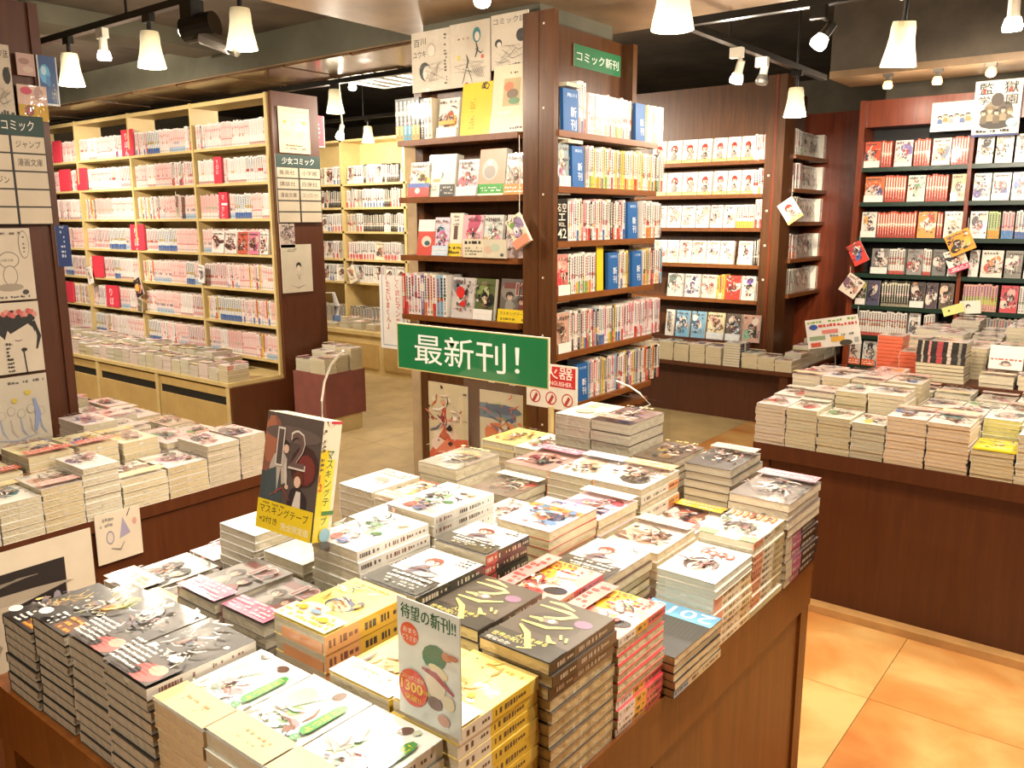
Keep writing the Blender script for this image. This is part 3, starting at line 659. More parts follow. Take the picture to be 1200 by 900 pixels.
def cov_whitegreen(s):
    A = cv('fbfaf4'); r = random.Random(s)
    for i in range(6): A.stroke([(.15+.09*i, 1.3), (.2+.09*i, 1.22), (.16+.09*i, 1.16)], .018, '22201e')
    for i in range(4): A.stroke([(.2+.1*i, 1.0), (.24+.1*i, .86), (.22+.1*i, .72)], .045, '8dbb86').stroke([(.18, .95-.07*i), (.55, .97-.07*i)], .02, '4f8a4e')
    A.ell(.72, .62, .1, .06, '3e8a46', 8, .5).ell(.35, .42, .12, .09, '4a6aa0', 10).fig(.3, .4, .24, 'b8452e', 'f2cdb0', 'c95a4a', s).fig(.55, .35, .24, '4a3a2c', 'f2cdb0', '5a7ab0', s+1)
    A.stroke([(.75, 1.1), (.85, .95), (.7, .9), (.8, .8)], .03, '9a6a4a').ell(.82, 1.1, .1, .12, 'f2e2b8', 10).marks(.08, .06, .9, .24, 'd06a5a', 3, s, .6)
    detail(A, s, 40, 0.25); return A
def cov_sketch(s):
    A = cv('fbf8f4'); A.fig(.4, 1.02, .42, '9a4a3c', 'f4dccb', '7d7580', s).stroke([(.15, .6), (.4, .75), (.8, .7)], .06, '6a626a').stroke([(.3, .5), (.5, .9), (.75, 1.2)], .035, '8a5a50').ell(.6, .6, .18, .08, 'b8aeb4', 10, .3)
    A.marks(.72, 1.1, .95, 1.36, '2a2624', 3, s, .8)
    return A.rect(0, 0, 1, .5, '3a372c').marks(.2, .25, .92, .46, 'f6f2e6', 2, s, .95).marks(.3, .06, .9, .2, 'c9c4b0', 2, s, .6)
def cov_yellow(s):
    A = cv('f5dc7a'); A.ell(.5, .72, .26, .2, '50566e', 14).ell(.5, .66, .2, .13, 'efc79c', 12).ell(.65, .98, .2, .14, 'eebb72', 12).ell(.3, .48, .24, .1, 'f6f1da', 12)
    A.marks(.12, 1.28, .8, 1.36, 'b89a3a', 1, s, .6)
    detail(A, s, 26, 0.42); return A.rect(0, 0, 1, .38, 'faf3d2').marks(.05, .05, .95, .34, 'e8c85a', 3, s, .6).ell(.25, .3, .07, .06, 'e8b83a', 8).ell(.75, .2, .08, .06, 'f0cf4a', 8).ell(.5, .3, .1, .05, '9ab4d0', 8)
def cov_yellow2(s):
    A = cv('f8e088'); A.ell(.45, .75, .24, .15, 'f0bd80', 14).ell(.62, .82, .1, .08, 'faf0dc', 10).marks(.3, 1.2, .9, 1.3, 'd8a848', 1, s, .7)
    detail(A, s, 26, 0.5); return A.rect(0, 0, 1, .4, 'f9efe2').ell(.2, .28, .1, .09, 'f0a8a0', 10).marks(.3, .06, .95, .34, 'f0d89a', 3, s, .5)
def cov_rando(s):
    A = cv('5b5147'); A.ell(.5, .8, .36, .3, '4c4339', 14).ell(.42, .86, .12, .07, '8a8074', 10).ell(.45, .86, .05, .05, 'd8d2c8', 10).ell(.8, 1.02, .12, .1, '8a6a86', 10)
    for pts in ([(.12, 1.3), (.3, 1.33), (.52, 1.27)], [(.08, 1.15), (.5, 1.18), (.62, 1.14), (.5, .98), (.3, .9)]): A.stroke(pts, .075, 'efdf8e')
    for pts in ([(.16, .8), (.3, .83), (.36, .78)], [(.14, .66), (.5, .68), (.75, .86)], [(.2, .55), (.4, .42), (.5, .2)], [(.62, .52), (.72, .4), (.8, .42)], [(.84, .6), (.88, .5)], [(.74, .62), (.8, .53)]): A.stroke(pts, .078, 'f2e180')
    A.rect(0, 0, 1, .36, '38332b')
    A.text('世界の呪いって', .06, .14, .6, .1, 'f2e27a').text('人間を縛る', .34, .26, .42, .09, 'f2e27a').text('何なのか', .06, .03, .34, .08, 'f8f4e4')
    return A.stroke([(.2, .55), (.4, .42), (.62, .12), (.5, .06)], .078, 'f2e180')
def cov_pinkyellow(s):
    A = cv('f6b3a6'); A.rect(0, .75, .6, 1.42, 'f6d04c').ell(.3, .95, .3, .25, 'f4c23c', 12).ell(.7, .6, .3, .26, 'fdf4ee', 14).ell(.62, 1.05, .2, .18, 'f9e6d8', 12).ell(.25, .45, .2, .2, 'f7907e', 12)
    A.ell(.78, .42, .18, .13, '2c2424', 12, .4).ell(.3, .3, .2, .12, 'fbe9df', 10).marks(.1, 1.05, .9, 1.38, 'd0463c', 3, s, .55).ell(.55, .2, .16, .1, 'e84a4a', 10).ell(.2, .72, .08, .06, '3a2a2a', 8)
    detail(A, s, 40, 0.2); return A.rect(0, 0, .28, 1.42, 'f4a09a').marks(.03, .1, .24, 1.3, 'e0574e', 8, s, .5)
def cov_face(bg, hair, title, tc, s, extra=None, obc=None):
    A = cv(bg)
    if extra: A.rect(0, 1.18, 1, 1.42, extra)
    A.fig(.5, .58, .82, hair, 'f6d6bd', 'e9d2c4', s, False); A.marks(.1, 1.02, .92, 1.34, tc, 2, s, .95)
    if obc: obi(A, .3, obc, 'ffffff', s)
    return A
def cov_orangeletters(s):
    A = cv('f6efe0'); A.fig(.5, .55, .85, '5a4434', 'f6d6bd', 'c9d48a', s, False).rect(0, 0, .3, .22, 'b5cf7a').rect(.72, 0, 1, .2, 'b5cf7a')
    for i in range(7): A.rect(.06+.13*i, 1.08, .14+.13*i, 1.36, 'e8804e').rect(.085+.13*i, 1.14, .115+.13*i, 1.3, 'f6d0b0')
    detail(A, s, 40, 0.25); return A.ell(.2, .72, .12, .08, '6a7a5a', 8).ell(.84, .7, .12, .1, '7a8a7c', 8)
def cov_redletters(s):
    A = cv('faf4ea'); A.fig(.5, .5, .85, '54352c', 'f8dcc6', 'f2e2d4', s, False)
    for i in range(4): A.ell(.32+.15*i, 1.08-.03*(i % 2), .08, .1, 'd05a52', 12).ell(.32+.15*i, 1.08-.03*(i % 2), .04, .055, 'faf4ea', 10)
    detail(A, s, 40, 0.2); return A.marks(.3, .92, .8, .98, 'd89a90', 1, s, .7).ell(.16, .8, .08, .05, 'a8c88a', 8)
def cov_sloz(s):
    A = cv('2c2a26'); A.rect(0, 1.04, 1, 1.42, '6fb0da').text('2015', .95, 1.37, .9, .26, 'f8f8f4', PI)
    for i in range(16): A.stroke([(.06+.055*i, 1.02), (.16+.05*i, .5+.03*(i % 4))], .008, '6a645a')
    A.text('1', .3, .45, .05, .22, 'f4ece0', .6).stroke([(.35, .35), (.5, .5), (.52, .3), (.62, .42)], .05, 'f4ece0').marks(.1, .08, .5, .24, 'd8cdb8', 3, s, .6)
    return A
def cov_bluepicture(s):
    A = cv('e4e9f0'); A.ell(.5, .5, .5, .35, '9cc4e4', 12).ell(.62, .6, .26, .2, '3f4a6a', 12).ell(.5, .5, .16, .14, 'e8b08a', 10).ell(.35, .3, .2, .12, 'f4f4f0', 10).ell(.75, .35, .14, .1, '6a90c0', 8)
    A.rect(0, .88, 1, 1.05, 'f0a040').marks(.1, .9, .95, 1.03, 'b8442c', 1, s).rect(0, 1.05, 1, 1.42, 'e9dcea').fig(.35, 1.2, .3, '5a6a9a', 'f2d0c0', 'c98ab0', s, False)
    detail(A, s, 40, 0.1); return A.marks(.5, 1.12, .95, 1.36, '8a6ab0', 2, s, .7)
def cov_generic(bg, blobs, s, band=None, bandtop=False, tc='6a5a50'):
    r = random.Random(s); A = cv(bg)
    for c in blobs: A.ell(r.uniform(.2, .8), r.uniform(.4, 1.15), r.uniform(.16, .42), r.uniform(.12, .3), c, 11, r.uniform(0, 3))
    A.fig(r.uniform(.35, .65), .76, .5, blobs[0], 'f0cdb4', blobs[-1], s, False); detail(A, s, 64, .3).marks(.1, 1.2, .9, 1.36, tc, 1, s, .8)
    if band: A.rect(0, 1.08 if bandtop else 0, 1, 1.42 if bandtop else .36, band).marks(.06, 1.14 if bandtop else .06, .94, 1.36 if bandtop else .3, 'fdf6ee', 2, s, .8)
    return A

W1 = [(1, 'f0ece0')]; DK = [(1, '2b2824')]
# x0, x1, y0, y1, top z, books shown, thickness, cover board, spine bands, copies, place, art, pattern, rest, page colour, options
BG = hx('b4ab97'); BG2 = hx('c2b89f')
FT = [
 (.522, .697, .658, .784, .858, 9, .024, 'dfe0d2', [(.42, 'd9b98a'), (.58, 'f3f5ee')], 'white and kraft comic with green badge', 'in the third kraft stack, nearest the picture bottom', cov_kraft(1), 'sss', 's', PAGE, {}),
 (.522, .697, .787, .911, .858, 9, .024, 'dfe0d2', [(.42, 'd9b98a'), (.58, 'f3f5ee')], 'white and kraft comic with green badge', 'in the middle one of three kraft stacks', cov_kraft(2), 's', 's', PAGE, {}),
 (.522, .697, .914, 1.036, .858, 9, .020, 'd9b98a', [(.42, 'd9b98a'), (.58, 'f3f5ee')], 'white and kraft comic with green badge', 'in the kraft stack beside the charcoal comics', cov_kraft(3), 's', 's', hx('cdb691'), {}),
 (.518, .692, 1.040, 1.163, .872, 10, .0175, '35302c', [(1, 'e6dfd2')], 'charcoal comic with white lettering', 'in the front charcoal stack nearest the kraft stacks', cov_charcoal(4), 'spp', 'p', BG, dict(tab=True)),
 (.524, .690, 1.167, 1.283, .872, 10, .0175, '35302c', [(1, 'e6dfd2')], 'charcoal comic with white lettering', 'in the second charcoal stack from the kraft ones', cov_charcoal(5), 'ppp', 'p', BG, dict(tab=True)),
 (.526, .694, 1.302, 1.416, .862, 10, .017, '1d1a18', DK, 'black comic with white oval sticker', 'in the inner of the two black corner stacks', cov_black_gold(6), 'p', 'p', BG, dict(tab=True)),
 (.522, .690, 1.420, 1.534, .83, 8, .017, '1d1a18', DK, 'black comic with white oval sticker', 'in the outermost black stack at the left corner', cov_black_gold(7), 'p', 'p', BG, dict(tab=True)),
 # second row
 (.702, .868, .637, .757, .875, 9, .0205, 'f3d56a', [(.38, 'f6ecd6'), (.50, 'f0c93e'), (.12, 'f3d56a')], 'yellow comic with pink dot and white band', 'in the yellow stack with lettered yellow spines', cov_yellow2(8), 'ssssss', 's', PAGE, {}),
 (.704, .870, .764, .886, .868, 3, .024, 'f3d56a', [(1, 'f0c93e')], 'yellow comic with pale band', 'in the yellow stack hidden behind the upright card', cov_yellow2(9), 's', 's', PAGE, {}),
 (.724, .892, .917, 1.038, .905, 5, .030, 'f3d56a', [(.4, 'f2b273'), (.6, 'f0c04a')], 'thick yellow comic with orange pictured edges', 'in the yellow stack behind the kraft ones', cov_yellow(10), 'ss', 's', BG2, dict(tail='e9a470')),
 (.742, .893, 1.093, 1.210, .857, 5, .020, '6c6660', [(1, 'b0506c')], 'grey comic with pink paper band', 'in the right one of the two pink banded stacks', cov_pink12(11), 'p', 'p', BG, {}),
 (.730, .893, 1.214, 1.330, .865, 5, .020, '6c6660', [(1, 'b0506c')], 'grey comic with pink paper band', 'in the left one of the two pink banded stacks', cov_pink12(12), 'p', 'p', BG, {}),
 (.706, .874, 1.336, 1.424, .822, 2, .020, '4a4236', DK, 'small dark comic with yellow lower band', 'in the low stack behind the charcoal ones', cov_generic('5a5248', ['c9a83a', '7a6a4a', '3a332a'], 13, 'e8d070'), 'p', 'p', BG, {}),
 (.706, .880, 1.430, 1.545, .826, 3, .020, 'e9e4d8', W1, 'cream comic of two black haired men', 'in the stack on the left table edge', cov_twomen(14), 'p', 'p', BG, {}),
 (.886, 1.075, 1.462, 1.55, .826, 3, .020, 'eec6cc', W1, 'pink comic with blue shapes', 'in the low stack left of the tall white one', cov_generic('f0cdd2', ['5a6ab0', 'f2d04c', 'd06a8a'], 15), 'p', 'p', BG, {}),
 # third row
 (.872, 1.044, .618, .746, .897, 11, .0195, '5b5147', [(.36, '38332b'), (.64, '6a5a4c')], 'dark comic with yellow brush lettering', 'in the dark stack at the right table edge', cov_rando(16), 'sss', 'p', hx('c9b487'), {}),
 (.900, 1.068, .772, .897, .885, 5, .0195, '5b5147', [(.36, '38332b'), (.64, '6a5a4c')], 'dark comic with yellow brush lettering', 'in the dark stack just behind the right edge one', cov_rando(17), 'sss', 'p', hx('d8c588'), {}),
 (.896, 1.064, .902, 1.028, .905, 4, .022, '3a372c', [(.5, '2c2a22'), (.5, '38352c')], 'white comic with black lower band', 'in the front black spined stack', cov_sketch(18), 'ss', 's', BG2, {}),
 (.919, 1.096, 1.061, 1.187, .935, 5, .020, 'fbfaf4', [(.3, 'e9e4dc'), (.7, 'f2efe6')], 'white comic with green drawings', 'in the front white and green stack beside the upright book', cov_whitegreen(19), 'ss', 's', BG2, {}),
 (.918, 1.08, 1.214, 1.332, .872, 3, .020, 'f6f4ee', W1, 'plain white comic', 'in the low white stack below the upright book', cv('f8f6f0').marks(.2, 1.2, .8, 1.3, 'd0ccc0', 1, 3, .5), 'p', 'p', BG2, {}),
 (.900, 1.076, 1.338, 1.455, .905, 8, .017, 'f6f4ee', W1, 'white comic with faint blue emblem', 'in the tall white stack at the left table edge', cv('f8f6f0').ell(.6, .9, .1, .07, 'a8b8d8', 10).marks(.15, 1.05, .9, 1.3, 'c9c4d0', 3, 4, .5).text('2', .12, .1, .1, .12, '302c2a'), 'p', 'p', BG, {}),
 # fourth row
 (1.050, 1.200, .615, .740, .862, 11, .0155, 'e8474e', [(.35, 'f4efe4'), (.25, 'f2b23c'), (.4, 'ee6a6e')], 'pink and yellow comic', 'in the pink stack at the right table edge', cov_pinkyellow(20), 'spppppp', 's', hx('d9cfae'), {}),
 (1.075, 1.235, .757, .882, .866, 4, .0165, 'e8474e', [(.4, 'f4c0a0'), (.6, 'ee6a6e')], 'pink and yellow comic', 'in the inner pink stack behind the dark ones', cov_pinkyellow(21), 'sspp', 'p', hx('d9cfae'), {}),
 (1.072, 1.198, .902, 1.028, .918, 5, .020, '2c2a22', [(.25, 'b04a40'), (.3, '2c2a22'), (.45, '38352c')], 'white comic with black lower band', 'in the back black spined stack beside the acrylic sheet', cov_sketch(22), 'ssss', 's', BG2, {}),
 (1.106, 1.285, 1.056, 1.185, .945, 6, .020, 'fbfaf4', [(.3, 'e9e4dc'), (.7, 'f2efe6')], 'white comic with green drawings', 'in the back white and green stack', cov_whitegreen(23), 'sss', 's', BG2, {}),
 (1.12, 1.28, 1.21, 1.32, .885, 2, .020, 'f8f6f0', W1, 'plain white comic', 'in the white stack behind the green and white ones', cv('faf8f2').marks(.1, .1, .9, .2, 'e0dccc', 1, 5, .4), 'p', 'p', BG2, {}),
 # fifth row
 (1.206, 1.390, .594, .740, .768, 5, .0157, '2c2a26', [(.3, '8ab4d0'), (.7, 'd8c8a4')], 'black comic with blue 2015 band', 'in the low stack at the right table edge', cov_sloz(24), 'pppps', 'p', hx('e0cfa8'), dict(tab=False)),
 (1.240, 1.415, .757, .882, .85, 7, .0175, '3a372c', W1, 'white sketch comic with olive black band', 'in the stack behind the acrylic sheet', cov_sketch(25), 'p', 'p', hx('d9cba6'), {}),
 (1.262, 1.434, .90, 1.03, .905, 6, .020, 'd8484a', [(1, 'e6dfd0')], 'pale blue comic with orange stripe', 'in the stack behind the black spined ones', cov_bluepicture(26), 'p', 'p', hx('d9cba6'), {}),
 (1.296, 1.47, 1.037, 1.16, .865, 3, .020, 'f0d2d4', W1, 'pale pink comic with grey figure', 'in the stack left of the pale blue one', cov_generic('f6e2e2', ['b89a94', 'e6aeb6', 'd8c8c4'], 27), 'p', 'p', BG2, {}),
 (1.30, 1.462, 1.312, 1.436, .855, 3, .020, 'f4ead8', W1, 'cream comic with orange red lettering', 'in the stack left of the grey one', cov_generic('f6ecd4', ['e8a06a', 'e9c84a', '8fb07c'], 28, 'f0b890', False, 'd8583c'), 'p', 'p', BG2, {}),
 (1.300, 1.462, 1.442, 1.56, .865, 5, .020, 'e8dcd0', W1, 'pale comic with rose haired head', 'in the stack at the far left table edge', cov_face('e3dfd4', 'c99a8c', 'b0605a', 'a89a8c', 29), 'p', 'p', BG2, {}),
 # sixth row
 (1.394, 1.570, .610, .733, .83, 9, .0155, 'f4eee2', [(.2, 'e8a08a'), (.5, 'efe2c4'), (.3, 'e8cfa0')], 'cream comic with round red letters', 'in the right edge stack with red dotted spines', cov_redletters(30), 'pps', 's', hx('c9cdbd'), dict(tab=True)),
 (1.438, 1.612, .757, .883, .838, 6, .019, 'f2e3d8', W1, 'pale peach comic with brown eyed face', 'in the stack behind the red lettered one', cov_generic('f3e0d4', ['8a6a5a', 'e0b8a4', 'c99a84'], 31, 'f0d8c4', True, '9a6a5a'), 'p', 'p', hx('e0d2b0'), {}),
 (1.440, 1.604, .897, 1.03, .878, 5, .0195, 'f2d0d6', W1, 'pink comic with mauve figures', 'in the stack behind the pale blue one', cov_generic('f4d4d8', ['c98aa4', '8a7ab0', 'b84a5a'], 32, 'f6e6e4', True, 'c04a6a'), 'p', 'p', hx('d9cba6'), {}),
 (1.476, 1.62, 1.165, 1.296, .862, 3, .022, '6a5a4c', W1, 'brown comic with red corner', 'in the low stack beside the grey one', cov_generic('7a6a5a', ['4a3a30', 'd84a3c', 'e8d8b8'], 33, 'f0e4c8', True, 'c9402c'), 'p', 'p', BG2, {}),
 (1.490, 1.664, 1.345, 1.474, .893, 5, .028, '8a8276', [(1, 'b0a894')], 'grey comic with pale yellow lines', 'in the grey stack nearest the dark column foot', cov_generic('8d8577', ['6a6258', 'b8aa7a', '7a7268'], 34, None, False, 'ece0a0').stroke([(.2, .3), (.4, .9), (.7, 1.1)], .03, 'e8dca0').stroke([(.3, .2), (.8, .5), (.9, 1.0)], .025, 'e8dca0'), 'p', 'p', hx('c2b89f'), {}),
 # seventh row
 (1.574, 1.748, .612, .733, .853, 10, .0155, 'f6efe0', [(.3, 'e8a07a'), (.35, 'efe2c4'), (.35, 'c9b88a')], 'cream comic with tall orange letters', 'in the right edge stack before the pink topped one', cov_orangeletters(35), 'sps', 's', hx('d2cbb4'), {}),
 (1.650, 1.824, .775, .896, .812, 4, .019, 'f6efe2', [(1, 'f2c04a')], 'white comic with yellow top band', 'in the low stack behind the orange lettered one', cov_generic('faf2e8', ['8a5a4a', 'd88a84', 'c96a5a'], 36, 'f2c63e', True, 'f0a83a'), 'p', 'p', hx('d8cfb8'), {}),
 (1.616, 1.804, .898, 1.028, .90, 6, .0195, 'f4ece0', [(.7, 'e8dfce'), (.3, 'ee9a62')], 'white comic of dark haired girl', 'in the right one of two orange banded stacks', cov_generic('f8f2ea', ['3a302c', 'e0a89a', 'b8a89c'], 37, 'f2b48a', True, 'e07a3c'), 'psp', 's', BG2, {}),
 (1.616, 1.804, 1.032, 1.155, .897, 4, .0195, 'f4ece0', [(.7, 'e8dfce'), (.3, 'ee9a62')], 'white comic with big eyed fair girl', 'in the left one of two orange banded stacks', cov_generic('f4ece6', ['d8b48a', '7a8a6a', 'e0c0a8'], 38, 'e4e0ea', True, '6a7a9a'), 'p', 'p', BG2, {}),
 (1.63, 1.806, 1.168, 1.302, .89, 4, .020, '9a6a64', [(1, 'd0a8ac')], 'rose brown comic with pink top band', 'in the stack between the white and grey ones', cov_generic('b89088', ['7a3a3c', '5a6a6a', 'd8a8a0'], 39, 'e28aa8', True, 'c03a5a'), 'p', 'p', BG2, {}),
 # last row
 (1.754, 1.962, .607, .748, .887, 10, .0195, '6a5a54', [(.18, 'd8c8a8'), (.27, 'b85a7a'), (.55, '2c2624')], 'brown grey comic with pink top edge', 'in the last stack on the right table edge', cov_generic('6e625a', ['4a3c38', '8a7a70', '9a8a80'], 40, 'c98a98', True, 'f0d8dc'), 'ppppssssss', 's', hx('d8cdb4'), dict(tab=True)),
 (1.83, 2.02, .775, .894, .915, 6, .020, '3a3430', [(1, 'c9b8a0')], 'dark grey comic with red letters', 'in the dark stack behind the pink topped one', cov_generic('4a4440', ['2a2624', '6a4a44', '5a5450'], 41, 'b8aca0', True, 'c03a34'), 'p', 'p', BG, dict(tab=True)),
 (1.85, 2.035, .938, 1.055, .90, 5, .020, '5a4434', [(1, 'c9b8a0')], 'dark brown comic with golden crest', 'in the stack right of the tall grey ones', cov_generic('5a4636', ['8a6a3c', '3a2c24', 'b89a5a'], 42, None, False, 'e0c878'), 'p', 'p', BG, dict(tab=True)),
 (1.852, 2.035, 1.066, 1.184, .978, 7, .030, '5a4a48', [(1, 'cfc4aa')], 'thick comic with violet brown cover art', 'in the right one of the tallest grey stacks', cov_generic('7a6260', ['3a2c34', '8a6a84', 'a8886a'], 43, 'a88a70', False, 'e8d8b0'), 'p', 'p', hx('b9b19f'), dict(tab=True)),
 (1.852, 2.035, 1.188, 1.302, .978, 7, .030, 'e9e2cc', [(1, 'cfc4aa')], 'thick cream comic with green label', 'in the left one of the tallest grey stacks', cv('efe8d4').rect(.2, .85, .5, 1.1, '9ab48a').marks(.15, 1.15, .85, 1.3, 'c96a4a', 2, 9, .8).ell(.5, .5, .25, .2, 'd8c8a8', 12), 'p', 'p', hx('b9b19f'), dict(tab=True)),
 (1.83, 2.005, 1.31, 1.425, .868, 3, .020, 'eceadc', W1, 'white comic with olive drawings', 'in the far stack beside the yellow one', cov_generic('efeee4', ['6a6a4a', 'a8a88a', '4a4a40'], 44), 'p', 'p', BG2, {}),
 (1.83, 2.005, 1.432, 1.55, .868, 3, .020, 'f0d880', W1, 'yellow comic with orange figure', 'in the far left corner stack before the posters', cov_generic('f3dc8a', ['e88a3c', 'c9a84a', 'f2b85a'], 45), 'p', 'p', BG2, {}),
]
for (x0, x1, y0, y1, z, nv, t, cvr, sp, what, where, A, pat, rest, pg, kw) in FT:
    stack(x0, x1, y0, y1, z, .69, t, nv, cvr, sp, what, where, A, pat, rest, pg, **kw)
link('stacked_comics', hidden.mesh('lower_copies', 'paper'), None, (0, 0, 0), label='lower copies buried inside the stacks on the front table', cat='books', kind='stuff')

# ================================================================ BOOKS ON THE LEFT TABLE AND THE RIGHT COUNTER
PB = {}
def pile(x0, x1, y0, y1, z, zb, nvis, where, seed, hid, sheet_col=None, what=None, t=.0185, spine=None, pat='p', rest='p', art=None, cvr=None, along='x', page=None):
    """a stack of pale comics seen end on (long side along x or y)"""
    r = random.Random(seed)
    pg = page or r.choice([hx('c9c0a8'), hx('bfb69c'), hx('cdc1a2'), hx('c4b592')])
    w = what or r.choice(['pale', 'cream', 'white', 'pinkish', 'light'])+' wrapped comic'
    bgc = sheet_col or r.choice(['efe6dc', 'f2e6e0', 'e6e4dc', 'f0dcd8', 'e9e0d0'])
    A = art or cov_generic(bgc, [r.choice(['8a6a5a', 'b88a7a', 'c9a89a', '7a7068']), r.choice(['e0b8a8', 'd8c8b8', 'c9d0c0', 'e8c0b8']), r.choice(PAL)], seed, r.choice([None, None, 'f0d8c8', 'e8a89a', 'f2dca0']), r.random() < .5, r.choice(['b0605a', '6a6a6a', 'c98a4a']))
    if along == 'x': return stack(x0, x1, y0, y1, z, zb, t, nvis, cvr or bgc, spine or W1, w, where, A, pat, rest, pg, hid=hid, name='paperback')
    L, W = y1-y0, x1-x0; n = max(1, round((z-zb)/t)); t = (z-zb)/n; cx, cy = (x0+x1)/2, (y0+y1)/2
    for i in range(n):
        zz = z-(i+1)*t; jx, jy, jr = r.uniform(-.002, .002), r.uniform(-.002, .002), math.radians(r.uniform(-.8, .8))
        if i >= nvis and hid is None: continue
        if i >= nvis: hid.box(cx-W/2+jx, cx+W/2+jx, cy-L/2+jy, cy+L/2+jy, zz, zz+t-.0012, pg, 0); continue
        me = body_mesh(round(L, 3), round(W, 3), round(t-.0006, 4), cvr or bgc, spine or W1, pg, i % 2 == 0, None)
        o = link('paperback', me, None, (cx+jx, cy+jy, zz), (0, 0, (-PI/2 if (pat[i] if i < len(pat) else rest) == 's' else PI/2)+jr), '%s, atop %s' % (w, where[3:]) if i == 0 else '%s comic down %s' % (ORD[min(i, 19)], where), 'book', 'copies '+where)
        if i == 0: link('cover_print', A.put(G(), lambda u, v, l: (-L/2+v/A.asp*L, W/2-u*W, t-.0005+l)).mesh('cover_print', 'gloss'), o)
hl = G()
# front row of the left table (ends flush with its front edge), then the rows behind
LROW = [(.545, .665, .78), (.670, .790, .80), (.795, .897, .797), (.900, 1.005, .81), (1.008, 1.108, .84), (1.112, 1.248, .78), (1.252, 1.380, .785), (1.384, 1.494, .822), (1.498, 1.592, .828)]
for i, (x0, x1, z) in enumerate(LROW):
    pile(x0, x1, 2.27, 2.44, z, .69, 9, 'in the %s front stack from left on the left table' % nth(i), 100+i, hl, along='y', t=.0175, sheet_col=['f2e0c8', 'efe6dc', 'f4f0e4', 'eee8da', 'f3efe6', 'f6f2ea', 'f0e8e2', 'f2dcd6', 'f0d4d0'][i])
LR2 = [(.62, .76, 2.46, 2.64, .80, 'rnd1'), (.79, .93, 2.46, 2.64, .82, 'col'), (.95, 1.075, 2.46, 2.64, .85, 'col'), (1.09, 1.205, 2.46, 2.64, .85, 'col'), (1.22, 1.335, 2.46, 2.64, .835, 'y'), (1.36, 1.48, 2.46, 2.68, .805, 'mint'), (1.49, 1.59, 2.47, 2.64, .80, 'p'),
       (1.05, 1.17, 2.72, 2.90, .79, 'red'), (1.21, 1.32, 2.68, 2.86, .86, 'blue'), (1.33, 1.43, 2.68, 2.86, .82, 'p'), (1.50, 1.60, 2.69, 2.86, .80, 'dark'), (1.39, 1.49, 2.88, 3.04, .82, 'p'), (1.50, 1.59, 2.90, 3.10, .80, 'p'),
       (1.415, 1.50, 3.06, 3.24, .80, 'p'), (1.505, 1.59, 3.12, 3.30, .81, 'p'), (1.415, 1.50, 3.26, 3.42, .83, 'p'), (1.42, 1.5, 3.44, 3.6, .86, 'p')]
for i, (x0, x1, y0, y1, z, k) in enumerate(LR2):
    art = None; cvr = None; sc = None; wh = None; tb_ = .69
    if k == 'col': art = cov_generic('f0e6b0', ['4a5ab0', 'e85a3c', 'f2d04c'], 60+i, 'e85a3c', False); wh = 'yellow and red comic'
    if k == 'rnd1': art = cov_generic('f2d86a', ['e85a3c', '5a7ab0', 'f2b04c'], 61, 'f0a83a'); wh = 'yellow and orange comic'
    if k == 'red': art = cov_generic('b83a3c', ['2a2024', 'e8c84a', 'd8583c'], 62); wh = 'red covered comic'
    if k == 'y': art = cov_generic('f3e6c0', ['e8c050', 'd8a89a', 'b8a080'], 63, 'f0c04a', True); wh = 'golden topped comic'
    if k == 'mint': art = cov_generic('f2d0cc', ['8ac0a4', 'd88a94', 'f0e0d0'], 64); wh = 'pink and mint comic'; cvr = '7a5a86'
    if k == 'blue': art = cov_generic('f0e4e0', ['5a6ab0', 'c98aa4', 'e0b8a8'], 65); wh = 'white and blue comic'
    if k == 'dark': art = cov_generic('d8c0a0', ['5a4434', 'b07a5a', 'e0d0b8'], 66); wh = 'thin dark edged comic'; cvr = '3a2a22'
    pile(x0, x1, y0, y1, z, .69, 2 if k in ('p', 'red', 'rnd1', 'dark') else 3, 'in the %s stack behind the left front row' % nth(i), 130+i, hl, along='y', art=art, cvr=cvr, what=wh, t=.019)
# right counter: front row, then the rows behind it up to the raised step
RROW = [(1.124, 1.242, .79), (1.003, 1.119, .787), (.880, .998, .772), (.760, .875, .766), (.625, .755, .806), (.488, .620, .804), (.350, .478, .728), (.215, .345, .80), (.08, .21, .79), (-.05, .075, .80)]
for i, (y0, y1, z) in enumerate(RROW):
    pile(3.145, 3.322, y0, y1, z, .632, 11, 'in the %s front stack from left on the right counter' % nth(i), 200+i, hl, t=.0145, what=None if i else 'pinkish wrapped comic', sheet_col=['f0dadb', 'e6e8dc', 'e4e0d2', 'e0e4dc', 'f2e2da', 'f0dcd4', 'e4dcc4', 'e8e8e0', 'efe0d8', 'f0e8e0'][i], page=[hx('c6bca4'), hx('c3b999'), hx('bcb290'), hx('b7af94'), hx('cdb99a'), hx('ccb795'), hx('c4b48e'), hx('c9bc9c'), PAGE, PAGE][i])
pile(3.35, 3.53, .365, .48, .80, .632, 8, 'in the yellow edged stack behind the yellow leaflet', 230, hl, t=.0155, page=hx('c9c27a'), sheet_col='eeeede')
Y2 = [(1.125, 1.245, .795), (1.003, 1.12, .82), (.882, .998, .838), (.745, .877, .845), (.62, .74, .775), (.485, .615, .80), (.23, .36, .79), (.1, .225, .80)]
for i, (y0, y1, z) in enumerate(Y2): pile(3.337, 3.513, y0, y1, z, .632, 2, "in the %s stack of the right counter's second row" % nth(i), 240+i, hl, t=.0165, page=hx('c4b790') if i in (2, 6) else None)
Y3 = [(1.125, 1.24, .85), (1.003, 1.115, .855), (.87, .995, .86), (.735, .862, .862), (.60, .73, .78), (.46, .59, .785), (.32, .45, .79), (.18, .31, .79)]
